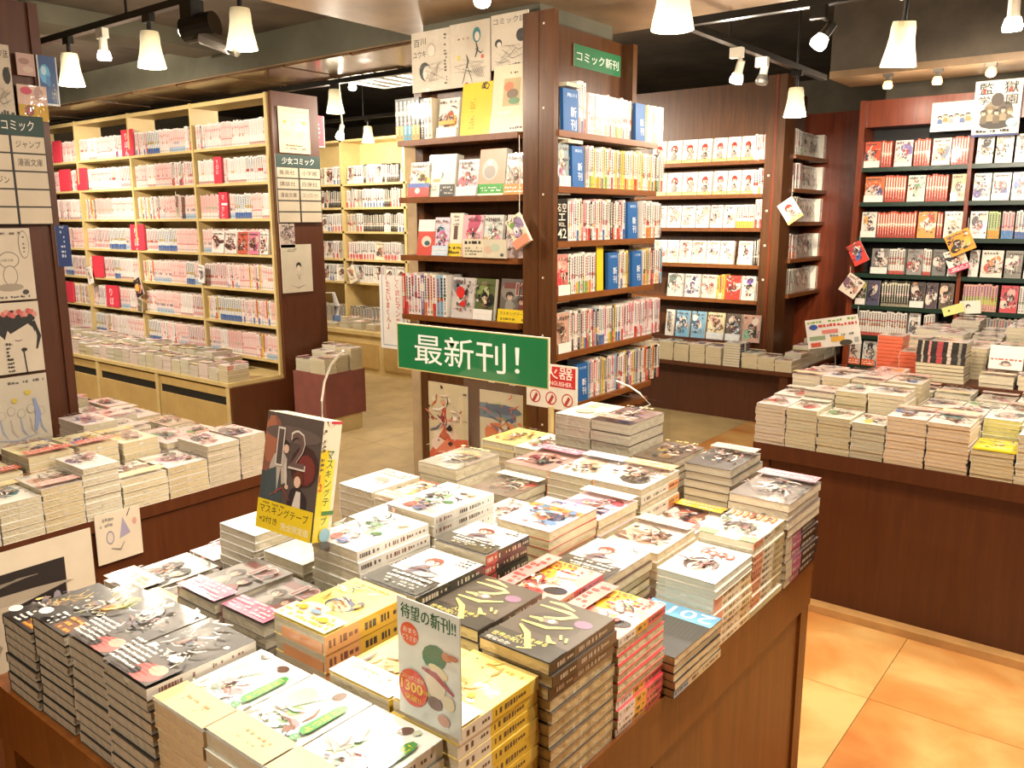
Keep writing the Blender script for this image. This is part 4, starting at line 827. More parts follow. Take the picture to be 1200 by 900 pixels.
for i, (y0, y1, z) in enumerate(Y3): pile(3.53, 3.706, y0, y1, z, .632, 2, "in the %s stack of the right counter's third row" % nth(i), 260+i, hl, t=.0165, page=hx('c2bc7c') if i == 4 else None)
for i, (y0, y1, z) in enumerate([(1.11, 1.235, .84), (.98, 1.10, .835), (.86, .975, .86), (.73, .855, .80), (.59, .72, .80), (.44, .57, .79), (.3, .43, .80)]): pile(3.722, 3.895, y0, y1, z, .632, 2, 'in the %s stack of the row below the step' % nth(i), 280+i, hl, t=.017)
# on the step: black spined pile, orange piles and pale ones behind
pile(3.925, 4.055, .655, .845, .985, .81, 10, 'in the tall pile on the counter step', 300, hl, along='y', what='black spined comic', t=.0165, cvr='2a2624', sheet_col='f0e4dc', pat='ssssss', rest='p',
     spine=[(.1, '2a2624'), (.04, 'c9bca8'), (.1, '2a2624'), (.05, 'd88a84'), (.12, '2a2624'), (.12, 'b84a4c'), (.1, '2a2624'), (.08, 'd8c8b4'), (.14, '2a2624'), (.06, '9a9484'), (.09, '2a2624')])
for i, (x0, x1, y0, y1, z) in enumerate(((4.14, 4.27, .955, 1.065, .965), (4.05, 4.18, .868, .945, .91))):
    pile(x0, x1, y0, y1, z, .81, 9, ('in the taller', 'in the shorter')[i]+' orange pile on the counter step', 310+i, hl, what='orange spined comic', t=.017, cvr='e2603c', page=hx('dd6a48'), sheet_col='f0d8c8')
k = 0
for X, zz in ((4.09, .0), (4.29, .03), (4.49, .05), (4.69, .05)):
    for y0 in (.735, .60, .465, .33, .2, .07, -.06) if X > 4.2 or True else ():
        if X < 4.1 and y0 > .6: continue
        rr = random.Random(k); z = .925+zz+rr.uniform(-.03, .03)
        pile(X, X+.18, y0, y0+.125, z, .81, 2, 'in the %s pale stack on the counter step' % nth(k), 320+k, hl, t=.017, page=[None, hx('d0b49a'), hx('bdb4a2')][k % 3], spine=[(.3, 'e8b89a'), (.7, 'e2d8c4')] if k % 3 == 0 else None, pat='s' if k % 4 == 1 else 'p'); k += 1
for i in range(4): pile(4.75, 4.93, .86-.0*i, .98, .95+.02*i, .81, 4, 'in the stack at the far step corner', 360, hl) if i == 0 else None
for i, (x0, y0, z) in enumerate(((4.35, .87, .93), (4.54, .87, .96), (4.32, 1.0, .88))): pile(x0, x0+.17, y0, y0+.12, z, .81, 2, 'in the %s stack beside the orange piles' % nth(i), 365+i, hl)
pile(3.925, 4.08, .47, .595, .86, .81, 3, 'in the first low stack right of the black pile', 370, hl)
pile(3.925, 4.08, .33, .455, .87, .81, 3, 'in the second low stack right of the black pile', 371, hl)
o = sheet_at('propped_comic', 'white comic with red title propped upright on the counter step', 'book', (4.0, .58, .878), (-.2, 0, -PI/2), .125, .10, Art().rect(0, 0, 1, 2, 'f3ece4').marks(.05, .5, .95, .7, 'd05a54', 1, 3, 1).ell(.5, .3, .2, .12, 'b8a8a0').fig(.5, .35, .4, '6a5a58', 'f2d8c8', 'c9b8b0', 4, False), t=.018)
o = link('leaflet', G().box(-.09, .09, -.066, .066, 0, .006, hx('f0dc2a')).mesh('leaflet', 'gloss'), None, (3.235, .413, .728), (0, .03, .05), 'bright yellow leaflet lying on a front stack of the right counter', 'leaflet')
link('printed_face', Art().rect(.1, .2, .9, .5, 'f6e860').marks(.1, .6, .9, .9, 'c9b020', 2, 3).put(G(), lambda u, v, l: (-.09+v/1.42*.18, .066-u*.132, .006+l)).mesh('printed_face', 'gloss'), o)
link('stacked_comics', hl.mesh('covered_copies', 'paper'), None, (0, 0, 0), label='lower copies buried inside the rear stacks on the side tables', cat='books', kind='stuff')
# little island by the pink bookcase, low table by the bright shelves
for i, (x0, y0, z) in enumerate(((3.74, 4.585, .55), (3.86, 4.60, .56), (3.98, 4.585, .60), (3.75, 4.76, .53), (3.9, 4.76, .57), (4.0, 4.77, .6))): pile(x0, x0+.105, y0, y0+.16, z, .44, 1, 'in the %s stack on the purple box table' % nth(i), 400+i, hs, along='y', t=.018)
k = 0
for y0, z, xx in ((2.04, .52, 5.77), (2.165, .53, 5.77), (2.29, .55, 5.77), (2.57, .57, 5.77), (2.70, .58, 5.77), (2.83, .57, 5.77), (2.96, .58, 5.77), (3.09, .57, 5.77), (3.22, .58, 5.77), (3.35, .57, 5.77), (3.48, .58, 5.77)):
    pile(xx, xx+.17, y0, y0+.12, z, .44, 0, 'in the %s stack on the low table edge' % nth(k), 420+k, hs, t=.0185, page=hx('d0c2a0')); k += 1
pile(5.765, 5.94, 2.42, 2.55, .61, .44, 9, 'in the dark spined pile on the low table', 440, None, t=.019, what='dark blue and white comic', cvr='2a2638', pat='sssssssss', rest='s', spine=[(.4, '2f2a44'), (.2, 'd8d0c4'), (.4, '4a3a44')])
for i, (x0, y0, z) in enumerate(((5.95, 2.04, .55), (6.14, 2.05, .58), (6.33, 2.05, .56), (6.52, 2.05, .6), (6.71, 2.05, .55), (6.78, 2.19, .55))): pile(x0, x0+.18, y0, y0+.12, z, .44, 0, 'in the %s stack along the low table side' % nth(i), 450+i, hs, t=.0185)

# ================================================================ BOOKS ON SHELVES
# shelf frame: u runs to the viewer's right, depth away from the viewer
class Frame:
    def __init__(s, plane, val, u0): s.p, s.val, s.u0 = plane, val, u0
    def loc(s, u, dep, z): return (s.val+dep, s.u0-u, z) if s.p == 'X' else (s.u0+u, s.val+dep, z)
    @property
    def rot(s): return -PI/2 if s.p == 'X' else 0
    def u(s, px, py): return (s.u0-on_x(px, py, s.val).y) if s.p == 'X' else on_y(px, py, s.val).x-s.u0
SPN = {}
STY = {  # name: (words, base, [(z0, z1, colour)])
 'white': ('white', 'f6f2ea', []), 'whitered': ('white and red', 'f4efe6', [(0, .3, 'd8433c')]), 'whiteyel': ('white and yellow', 'f6f1e4', [(0, .28, 'f0c040')]),
 'whiteblue': ('white and blue', 'f2f0ea', [(0, .25, '4a70b0')]), 'whitepink': ('white and pink', 'f6eee8', [(.72, 1, 'ee9aa0')]), 'whitegrn': ('white and green', 'f2f0e4', [(0, .3, '7ab05a')]), 'whiteor': ('white and orange', 'f5efe2', [(0, .3, 'ee8a3c')]),
 'cream': ('cream', 'efe2c2', []), 'black': ('black', '262220', [(.3, .36, 'd8d0c0')]), 'dark': ('dark brown', '4a362c', [(0, .3, 'd84a3a')]), 'yellow': ('yellow', 'f0d060', []), 'pink': ('pink', 'f0b4b8', [(0, .2, 'f6eee8')]), 'pale': ('pale pink', 'f7e3de', [(.1, .22, 'e9a8a8')]),
 'red': ('red', 'cc3a34', []), 'orange': ('orange', 'e58a3c', [(0, .25, 'f4ead8')]), 'blue': ('pale blue', '9ac0d8', []), 'violet': ('violet', '7a5a96', [(.6, .8, 'f0e8e0')]), 'grey': ('grey', 'b8b0a2', []),
 'redbr': ('red brown', 'c9563a', [(.48, .56, 'e8d8c0'), (0, .3, 'b83a2c')]), 'darkgrn': ('dark olive', '35372a', [(.85, .93, 'c9c0a0'), (0, .1, 'a8a088')]), 'rainbow1': ('green and orange', 'c9dc9a', [(0, .3, 'f0a840')]), 'rainbow2': ('pink and blue', 'f4c9c0', [(0, .3, '4a90d0')]),
 'lime': ('rose and lime', 'ecb0a0', [(.25, .55, 'dcd870')]), 'whitestripe': ('white and red striped', 'f3ede2', [(0, .14, 'd0463c'), (.6, .66, 'd87a6a')]), 'teal': ('black and turquoise', '23302c', [(0, .36, '3aa0c0'), (.6, .7, 'd8d0b0')]), 'gold': ('black and gold', '2c2c22', [(0, .36, 'e0a83c'), (.6, .7, 'd8d0b0')]),
 'p1': ('pale pink', 'f8e4dc', [(.55, .6, 'eaa9a0'), (0, .22, 'a9c8e0')]), 'p2': ('white pink', 'faeee6', [(.7, .78, 'f0b0aa')]), 'p3': ('rose', 'f2c4bc', [(0, .25, 'f7efe6')]), 'p4': ('white', 'fbf5ee', [(0, .12, 'd8a8a0')]), 'p5': ('pale rose', 'f9ddd6', [(.3, .36, 'e08a88'), (.75, .8, 'e9b0a8')]),
}
def spine_mesh(sty, t, h, d):
    k = (sty, t, h, d)
    if k not in SPN:
        w, base, bands = STY[sty]; g = G(); c = hx(base); b = .0009
        g.box(.0004, t-.0004, 0, d, 0, h, c, 0, {'t': (PAGE, 1), 'k': (PAGE, 1), 'b': (PAGE, 1)})
        for z0, z1, bc in bands: g.face([(.0004, -.0004, z0*h), (t-.0004, -.0004, z0*h), (t-.0004, -.0004, z1*h), (.0004, -.0004, z1*h)], hx(bc))
        r = random.Random(repr(k)); z = h*.93; mc = hx('f2ead8' if sum(c[:3]) < .9 else r.choice(['e2a8a0', 'd8908a', 'c9b0a8'] if sty in ('p1', 'p2', 'p3', 'p4', 'p5') else ['2c2624', '5a3a34', 'b03a3a', '3a4a7a', '6a5a50']))
        while z > h*.42:
            s = t*r.uniform(.45, .62); g.face([(t*.28, -.0007, z-s), (t*.72, -.0007, z-s), (t*.72, -.0007, z), (t*.28, -.0007, z)], mc); z -= s*1.22
        if r.random() < .6:
            zc = h*r.uniform(.42, .55); hc = h*r.uniform(.04, .14); g.face([(.0004, -.0006, zc-hc), (t-.0004, -.0006, zc-hc), (t-.0004, -.0006, zc), (.0004, -.0006, zc)], hx(r.choice(['d8a08a', 'b8c0c8', 'e0c070', 'a8b890', 'c98a9a', '6a6058', 'd8584a'])))
        z = h*.4
        while z > h*.16:
            s = t*r.uniform(.2, .4); g.face([(t*.38, -.0007, z-s), (t*.62, -.0007, z-s), (t*.62, -.0007, z), (t*.38, -.0007, z)], mc); z -= s*1.5
        g.face([(t*.3, -.0007, h*.05), (t*.7, -.0007, h*.05), (t*.7, -.0007, h*.12), (t*.3, -.0007, h*.12)], hx('8a7a6a'))
        SPN[k] = g.mesh('spine_book', ['gloss', 'pages'])
    return SPN[k]
FCV = {}
def face_mesh(A, key, w, h, t):
    k = (key, w, h, t)
    if k not in FCV:
        g = G(); b = .0009
        g.box(0, w, 0, b, 0, h, hx('efe8da')); g.box(0, w, t-b, t, 0, h, hx('e4dccc')); g.box(.0015, w-.0015, b, t-b, .0015, h-.0015, PAGE, 1); g.box(w-.0012, w+.0003, b*.5, t-b*.5, 0, h, hx('f2ecdf'))
        FCV[k] = (g.mesh('face_out_book', ['gloss', 'pages']), art_upright(A, w, h, 'cover_print', 'gloss'))
    return FCV[k]
def face_book(F, u, z, w, h, A, key, label, group, dep=.035, lean=-.16, t=.018, name='face_out_comic', cat='book', turn=0):
    m1, m2 = face_mesh(A, key, round(w, 3), round(h, 3), t)
    o = link(name, m1, None, F.loc(u, dep, z), (lean, 0, F.rot+turn), label, cat, group); link('cover_print', m2, o); return o
def spines(F, u0, u1, z, stys, where, seed, h=.178, d=.118, dep=.006, tt=(.015, .017, .019), jit=.004, hid=None, group=None, lean=0, name='shelved_comic'):
    r = random.Random(seed); u = u0; n = 0
    while True:
        t = r.choice(tt)
        if u+t > u1+.003: break
        st = stys[n % len(stys)] if isinstance(stys, tuple) else r.choice(stys); hh = round(h+r.choice([0, 0, -.006, .006])*(1 if jit else 0), 3); dd = dep+r.uniform(0, jit)
        if hid is not None:
            me = spine_mesh(st, t, hh, d)
            for p_ in me.polygons: pass
            hid.append((st, t, hh, d, F.loc(u, dd, z), F.rot))
        else:
            link(name, spine_mesh(st, t, hh, d), None, F.loc(u, dd, z), (0, 0, F.rot), '%s spine, %s %s%s' % (STY[st][0], nth(n), 'from left ' if where.startswith('on') else '', where), 'book', group or 'spines '+where)
        u += t+.0006; n += 1
    return u
def divider(F, u, z, h, txt, label, w=.085, base='1f5c9c', tc='f4f4f0', head=None, t=.016, dep=-.012, size=.27, lean=-.03, cat='shelf divider', group='blue new arrival dividers'):
    A = Art(h/w).rect(0, 0, 1, h/w, base)
    if head: A.text(head, .25, h/w-.28, .62, .14, 'c9d8ea')
    A.vtext(txt, .5-size*.55 if len(txt) > 2 else .48, h/w*(.62 if len(txt) < 3 else .9), size if len(txt) > 2 else .42, tc)
    o = link('shelf_divider', G().box(0, w, 0, t, 0, h, hx(base)).mesh('shelf_divider', 'paper'), None, F.loc(u, dep, z), (lean, 0, F.rot), label, cat, group)
    link('printed_face', art_upright(A, w, h), o); return o

def gather(lst, name, label):
    g_ = G()
    for st, t, h, d, loc, rot in lst:
        me = spine_mesh(st, t, h, d); R = Matrix.Rotation(rot, 3, 'Z'); o_ = Vector(loc)
        vs = [R @ v.co + o_ for v in me.vertices]; ca = me.color_attributes['Col'].data
        for p_ in me.polygons: g_.face([vs[v] for v in p_.vertices], tuple(ca[p_.loop_indices[0]].color), p_.material_index)
    link(name, g_.mesh(name, ['gloss', 'pages']), None, label=label, cat='books', kind='stuff')
MIX = ['white', 'white', 'whitered', 'whiteyel', 'whiteblue', 'whitepink', 'whiteor', 'whitegrn', 'cream', 'white', 'pale', 'pink', 'black', 'yellow', 'grey']
MIX2 = MIX+['dark', 'dark', 'black', 'orange', 'violet', 'blue', 'red', 'whitered', 'black']
# ---- right face of the column
FR = Frame('Y', 2.098, 2.98); U = FR.u
RN = ['top', 'second', 'third', 'fourth', 'fifth', 'lowest']
rows = [
 [('d', 659, ''), ('t', 678.5, 690), ('s', 691, 743, MIX[:12]), ('d', 744, '双'), ('s', 758, 780, MIX)],
 [('f', 654, 668), ('d', 669.5, '講談社'), ('s', 687, 779, MIX+['whiteyel', 'yellow', 'cream'])],
 [('b', 653, 667), ('s', 667.5, 733, MIX+['whitered', 'dark', 'pink']), ('d', 734.5, '集英社'), ('s', 754, 778, MIX+['whiteor'])],
 [('f', 653, 667), ('s', 668, 701, ['pale', 'whiteyel', 'whiteor', 'whitered', 'white', 'whitegrn']), ('y', 701.5, 711), ('d', 711.5, '白泉社'), ('s', 724, 738, MIX2), ('d', 739.5, '小学館'), ('s', 755, 777, MIX2)],
 [('f', 653, 668), ('s', 669, 728, MIX2), ('s', 729, 774, ['whitered', 'pale', 'whitered', 'pink', 'whitepink'])],
 [('d', 675, 'その他'), ('s', 690, 773, MIX2)]]
for i, (z, row_) in enumerate(zip(CR, rows)):
    py = [150, 215, 281, 345, 410, 465][i]; wh = "on the column's %s right-hand shelf" % RN[i]
    for j, e in enumerate(row_):
        u0 = U(e[1], py)
        if e[0] == 's': spines(FR, u0, U(e[2], py), z, e[3], ('' if j < 3 else 'in the right part ' if j < 6 else 'in the last part ')+wh, 500+10*i+j, h=.176, group='spines, part %d, ' % j+wh)
        elif e[0] == 'd': divider(FR, u0, z, .172, '新刊', 'blue new arrival divider %s %s' % ('at left' if j < 2 else 'in the middle' if j < 4 else 'farther right', wh), w=min(.115, .09 if i != 0 or j else .12), head=e[2] or '角川', dep=-.006)
        elif e[0] == 'f': face_book(FR, u0, z, max(.07, U(e[2], py)-u0-.004), .176, cov_generic(['', '9aa8a8', '', 'e88a80', 'caa08a'][i], [['', 'dfe0e0', '', 'd84a4c', '6a4a3a'][i], 'f0d0b8', ['', 'b87a9a', '', 'f0b0a0', '8a6a54'][i]], 510+i, 'e9c9d0' if i == 1 else 'f4f0e4'), 'cf%d' % i, '%s face out comic at left %s' % (['', 'pale blue haired', '', 'red pink', 'tan scribbled'][i], wh), None, .004, -.02)
        elif e[0] == 'b':
            A = Art(1.7).rect(0, 0, 1, 1.7, '1d1a18').text('る空', .12, 1.2, .78, .36, 'f2ead6').text('エ', .2, .85, .6, .28, 'f2ead6').text('VOL.', .2, .6, .6, .17, 'f2ead6').text('42', .12, .12, .76, .4, 'f2ead6')
            face_book(FR, u0, z, .085, .176, A, 'cvol', 'black comic with huge white lettering and 42 %s' % wh, None, .004, -.02)
        elif e[0] == 't': spines(FR, u0, U(e[2], py), z, ('white', 'whiteor', 'whiteblue', 'whitered'), 'in the tall row '+wh, 520, h=.212, dep=.01)
        elif e[0] == 'y': link('folder', G().box(0, .055, 0, .004, 0, .205, hx('f0d030')).mesh('folder', 'gloss'), None, FR.loc(u0, .01, z), (-.02, 0, .0), 'tall yellow card sticking up on the fourth shelf of the column right face', 'card'); 
# books lying across the tops
for (px, py, z, sz, lab) in ((660, 150, CR[0]+.181, .12, 'white book lying across the left books on the top shelf of the column right face'), (662, 214, CR[1]+.181, .11, 'grey book lying across the left books on the second shelf of the column right face')):
    link('comic_book', body_mesh(.16, .11, .014, 'e9e4d8', W1, PAGE, False, None), None, (FR.u0+U(px, py)+.06, 2.165, z), (0, 0, PI/2), lab, 'book')

# ---- left face of the column
FL = Frame('X', 2.952, 3.0); U = FL.u
wh = "on the column's top left-hand shelf"
spines(FL, U(463, 160), U(491, 160), CL[0], ('gold', 'gold', 'teal', 'teal'), 'in the end run '+wh, 540, h=.192, tt=(.026,), jit=0)
spines(FL, U(492, 160), U(508, 160), CL[0], ('black', 'white', 'cream'), 'in the next run '+wh, 541, h=.182, tt=(.024,), jit=0)
def fb(p0, p1, py, z, h, A, key, label, lean=-.14, dep=.02, t=.02, turn=0): face_book(FL, U(p0, py), z, U(p1, py)-U(p0, py)-.003, h, A, key, label, None, dep, lean, t, turn=turn)
fb(509, 533, 158, CL[0], .178, cov_generic('f7f2e8', ['c9704a', 'f0b060', 'f6f0e4'], 542, 'f2efe6').rect(.1, .45, .9, .6, 'f2b050'), 'l1a', 'white comic with orange picture left of the yellow folder '+wh)
fb(535, 571, 156, CL[0], .232, Art(1.4).rect(0, 0, 1, 3, 'f0cc38').stroke([(.62, 1.3), (.75, 1.5), (.68, 1.25), (.85, 1.2)], .05, '2a2624').text('め', .62, 1.2, .26, .2, '2a2624').marks(.3, .1, .45, 1.0, 'b8962c', 12, 5, .6), 'l1b', 'large plain yellow folder with black brush mark '+wh, t=.008)
fb(570, 619, 154, CL[0], .29, Art(1.4).rect(0, 0, 1, 3, 'e9dcbe').rect(.27, .55, .68, 1.12, 'c9b48a').ell(.4, .95, .12, .1, 'e08a6a').ell(.5, .8, .14, .1, '8a7a6a').ell(.55, .65, .14, .07, '7aa07a').marks(.35, 1.2, .7, 1.27, '5a4a3a', 1, 6).rect(0, 0, 1, .33, 'ddd6c4').marks(.5, .05, .8, .15, '222222', 1, 7, 1).marks(.2, .36, .5, .48, 'fbf6ea', 1, 3, .9), 'l1c', 'tall cream picture board with small painted square '+wh, t=.01)
wh = "on the column's second left-hand shelf"
fb(476, 501, 229, CL[1], .165, cov_generic('f4efe0', ['f0c840', '4a6ac0', 'e8e0c8'], 550).rect(0, .38, 1, .55, '4a68b8').rect(0, 0, 1, .38, 'd8443c').ell(.45, .25, .12, .12, 'f4e8e0'), 'l2a', 'white comic with yellow, blue and red bands '+wh)
fb(497, 529, 229, CL[1], .195, cv('f3eddc').rect(.45, 0, 1, .42, '2c2a28').marks(.5, .08, .95, .36, 'd8d0c0', 3, 2).rect(.2, .5, .45, .6, 'f0a84a').stroke([(.5, .6), (.55, .75), (.5, .85)], .05, '5a6a4a').marks(.1, .1, .35, .4, 'b0a890', 3, 5, .3), 'l2b', 'cream thick book with black corner box '+wh, t=.05)
fb(532, 556, 229, CL[1], .165, cov_generic('f2eef0', ['d86a74', 'a8c0d8', 'f0d0d4'], 552, 'eef0f4'), 'l2c', 'white and rose comic between the cream and salmon books '+wh)
fb(556, 587, 229, CL[1], .205, cv('f0a88c').ell(.42, .8, .3, .33, 'cfc8be', 18).ell(.42, .72, .22, .2, 'a8a098', 14).ell(.4, 1.0, .1, .1, 'f0ece4', 10).rect(0, .06, 1, .36, '3fa83c').marks(.1, .12, .9, .28, 'f0f8e8', 2, 6).rect(0, 0, 1, .06, 'f6f0e0'), 'l2d', 'salmon book with grey oval and green band '+wh, t=.04)
fb(588, 619, 229, CL[1], .18, cov_generic('f3ece2', ['8a6a54', 'c9b8a4', 'f6f2ea'], 554, 'f0953a').rect(.35, 1.3, 1, 1.38, '6a5a4a'), 'l2e', 'white photo comic with orange band '+wh)
wh = "on the column's third left-hand shelf"
fb(485, 506, 296, CL[2], .17, cv('fbf5ee').rect(0, 0, 1, .95, 'd8584a').ell(.5, .55, .28, .22, 'f2d8c8').ell(.55, .48, .16, .1, '3a6a6a'), 'l3a', 'white topped red comic '+wh)
fb(504, 523, 297, CL[2], .18, cov_generic('f4dce8', ['d8709a', '8ac0e0', 'e8b0d0'], 561, 'cfe4f4'), 'l3b', 'pink and sky blue comic '+wh)
fb(521, 537, 297, CL[2], .20, cv('efe8d8').rect(.35, .55, .65, 1.0, '6a4a40').rect(0, 0, 1, .42, 'f0d23c').marks(.05, .05, .95, .38, '3a3424', 2, 5).marks(.3, 1.0, .7, 1.38, '8a7a6a', 3, 4), 'l3c', 'slim cream book with yellow band '+wh, t=.03)
fb(537, 561, 298, CL[2], .19, cov_generic('f4b8c0', ['d84a6a', 'f6e0e0', 'c95a78'], 563), 'l3d', 'pink comic of small dancing figures '+wh)
fb(562, 584, 298, CL[2], .19, cov_generic('dfe4dc', ['e89ab0', 'a0c8b8', 'f0d880'], 564), 'l3e', 'pastel flowered comic behind the hanging booklet '+wh)
fb(588, 618, 299, CL[2], .19, cov_generic('f2dcd8', ['c94a5a', '6a5a7a', 'f0c8b8'], 565), 'l3f', 'rose comic hidden behind the hanging booklet '+wh)
wh = "on the column's fourth left-hand shelf"
spines(FL, U(471, 366), U(523, 370), CL[3], ('red', 'whitered', 'pale', 'whitepink', 'pale', 'white', 'violet', 'whiteor', 'pink', 'cream', 'whitered', 'blue', 'blue', 'white', 'cream', 'whiteyel'), wh, 570, h=.198, tt=(.019, .022), jit=.006)
fb(525, 550, 372, CL[3], .19, cov_generic('d8d0cc', ['5a5a5a', '8a8a94', 'c9c0bc'], 571).ell(.45, .9, .2, .22, 'd8342c', 10, .6).ell(.6, .5, .14, .1, 'd8342c', 9), 'l4a', 'grey comic with bright red silhouette '+wh)
fb(552, 575, 373, CL[3], .19, cov_generic('5f6a3c', ['2a2c22', 'c9c88a', '8a9a5a'], 572, 'f4f0e8'), 'l4b', 'dark green comic with white band '+wh)
A = cov_pink12(573); A.rect(0, 0, 1, .42, 'f0d030').text('マスキングテープ', .06, .22, .88, .12, '4a4630').marks(.1, .04, .9, .18, '8a7a30', 1, 3)
fb(581, 618, 374, CL[3], .195, A, 'l4c', 'grey comic with numerals 12 and yellow band '+wh, t=.03)
# boards of signed drawings above the top shelf
def drawing(seed, kind):
    A = Art(1.25).rect(0, 0, 2, 2, 'd3c7b2'); r = random.Random(seed)
    if kind == 0:
        A.vtext('百', .06, 1.12, .17, '2a2826').text('川', .24, .98, .14, .14, '2a2826').text('ユウキ', .04, .72, .34, .14, '2a2826')
        A.ell(.35, .42, .15, .2, '2c2e2e', 14, .2).ell(.4, .38, .11, .16, 'e6dac6', 12).ell(.52, .85, .11, .14, 'b8a898', 12).ell(.52, .84, .095, .12, 'e6dac6', 12)
        for k in range(6): A.stroke([(.3+.07*k, .2), (.42+.05*k, .3+.05*k), (.5+.06*k, .15+.08*k)], .012, 'a89c8c')
        A.marks(.86, .1, .92, 1.15, '3a3a38', 16, seed, .6)
    elif kind == 1:
        A.ell(.68, .98, .1, .15, '2f7f86', 14).ell(.69, .95, .06, .09, 'e6dac6', 12).stroke([(.66, .85), (.70, .7), (.64, .55)], .05, '2c2a28').stroke([(.64, .72), (.78, .62), (.84, .66)], .03, '2c2a28').stroke([(.42, .62), (.46, .5), (.42, .36)], .05, '2f2d2c').stroke([(.42, .4), (.36, .2), (.3, .05)], .02, '2f2d2c').stroke([(.44, .4), (.52, .2), (.56, .06)], .018, '2f2d2c').ell(.22, .58, .05, .06, 'd8c860', 8).ell(.82, .55, .04, .04, 'd05a4a', 8).ell(.42, .04, .05, .05, 'd0605a', 8)
        A.marks(.2, .92, .5, .97, '9a5a4a', 1, seed, .5)
        for k in range(5): A.stroke([(.55+.05*k, .4), (.6+.05*k, .3), (.7+.04*k, .15)], .012, '6a6258')
    else:
        A.text('コミック誌', .06, 1.02, .88, .15, '3a3632').ell(.82, .72, .14, .15, '1d1b1a', 12).stroke([(.7, .8), (.9, .86), (.98, .82)], .03, '1d1b1a').ell(.2, .6, .1, .1, '2a2826', 10).ell(.22, .56, .06, .07, 'e6dac6', 10).stroke([(.1, .2), (.3, .14), (.5, .2)], .014, '3a3836').stroke([(.4, .3), (.6, .22), (.9, .3)], .014, '3a3836').stroke([(.6, .5), (.75, .4), (.9, .45)], .012, '3a3836').stroke([(.3, .45), (.5, .3), (.7, .45)], .02, '5a5650')
        A.marks(.1, .02, .95, .14, '4a4642', 1, seed, .8)
    for k in range(7): A.stroke([(r.uniform(.1, .9), r.uniform(.1, .5)), (r.uniform(.1, .9), r.uniform(.1, .6)), (r.uniform(.1, .9), r.uniform(.1, .6))], .008, '8a8278')
    return A
for i, (a, b, lab) in enumerate((((482, 40), (528, 104), 'film wrapped drawing of a bob haired girl, left of three above the column shelves'), ((527, 30), (574.5, 98), 'film wrapped drawing of a teal haired figure, middle of three above the column shelves'), ((575.5, 19), (619, 77), 'film wrapped signed drawing with heavy black strokes, right of the three above the column shelves'))):
    sheet('drawing_board', lab, 'drawing', 'X', 3.03, a, b, drawing(580+i, i), 'filmed', 'signed drawings above the column', .006)

SIDE = []
# ---- bright covers on the walnut shelves behind the column
F = Frame('X', 6.085, 4.0); U = F.u
def redhair(seed, bg='faf6ee'):
    A = cv(bg); A.fig(.5, .85, .7, 'c93a2e', 'f6d8c4', 'a8a49c', seed); detail(A, seed, 26, .25); return A.rect(0, 0, 1, .2, 'f0b868').marks(.1, .04, .9, .16, 'f8ecd8', 1, seed)
B_ = [((780, 797), (798, 815), (816, 832), (834, 850), (851, 866), (867, 883))]
for i, z in enumerate(BZ[:2]):
    wh = 'on the %s shelf of the bright walnut shelves' % nth(i)
    for j, (a, b) in enumerate([(763, 779)]+list(B_[0])):
        py = 180 if i == 0 else 222; u0 = U(a, py)
        face_book(F, u0, z, U(b, py)-u0-.004, .176, redhair(600+j), 'rh%d' % j, 'red haired figure comic, %s from left %s' % (nth(j), wh), None, .02, -.12, t=.04)
    spines(F, U(884, 181), U(897, 181), z, ('white', 'white', 'whiteyel', 'whitepink'), 'at the right end '+wh, 610+i, h=.176, hid=SIDE)
wh = 'on the third shelf of the bright walnut shelves'
for j, (a, b) in enumerate(((764, 779), (780, 796), (797, 813), (814, 829), (831, 845), (846, 860))):
    u0 = U(a, 258); face_book(F, u0, BZ[2], U(b, 258)-u0-.004, .168, cov_generic('faf6f2', ['d8c0b8', 'c9b0a8', 'e8d8d0'], 620+j, None), 'w3%d' % j, 'pale sketch covered comic, %s from left %s' % (nth(j), wh), None, .02, -.12, t=.04)
spines(F, U(862, 262), U(883, 262), BZ[2], ('whiteyel',), wh, 626, h=.168, jit=0, hid=SIDE); spines(F, U(884, 262), U(895, 262), BZ[2], ('whitered', 'pale'), 'at the right end '+wh, 627, h=.205, hid=SIDE)
wh = 'on the fourth shelf of the bright walnut shelves'
for j, (a, b) in enumerate(((764, 779), (780, 793), (794, 808), (809, 825), (826, 841), (842, 858), (863, 880))):
    u0 = U(a, 305); face_book(F, u0, BZ[3], U(b, 305)-u0-.004, .176, cov_generic('f9f3ef', [['d06a5a', 'e0a0a0', 'c94a4a', 'e8b0b8', '8a8ab8', 'a8a8c8', '7a4a4a'][j], 'f0d0c4', 'e0c0b0'], 630+j, 'f6e8c0', False, 'c98a4a'), 'w4%d' % j, '%s comic, %s from left %s' % (['white', 'pale', 'red swirled', 'pink', 'lilac', 'white lilac', 'brown haired'][j], nth(j), wh), None, .02, -.12, t=.03)
spines(F, U(882, 306), U(893, 306), BZ[3], ('black', 'black', 'grey', 'black'), 'at the right end '+wh, 638, h=.19, hid=SIDE)
wh = 'on the fifth shelf of the bright walnut shelves'
for j, (a, b, bg, bl, lab) in enumerate(((780, 798, 'c9c9c4', ['2c3430', '6a7a70'], 'grey comic with dark picture'), (800, 818, 'c4c6c8', ['5a4a8a', '3a3466'], 'grey comic with violet picture'), (820, 838, 'cfc4bc', ['e07a6a', 'f0b0a0'], 'grey comic with coral picture'), (848, 866, 'd83a2c', ['8a2420', '5a1c1c'], 'bright red comic'), (867, 883, 'efe6d4', ['2a2622', 'e0b040', '7a5aa0'], 'cream comic with many small figures'))):
    u0 = U(a, 348); face_book(F, u0, BZ[4], U(b, 348)-u0-.004, .18, cov_generic(bg, bl+['e8d8c8'], 640+j), 'w5%d' % j, lab+' '+wh, None, .02, -.12, t=.03)
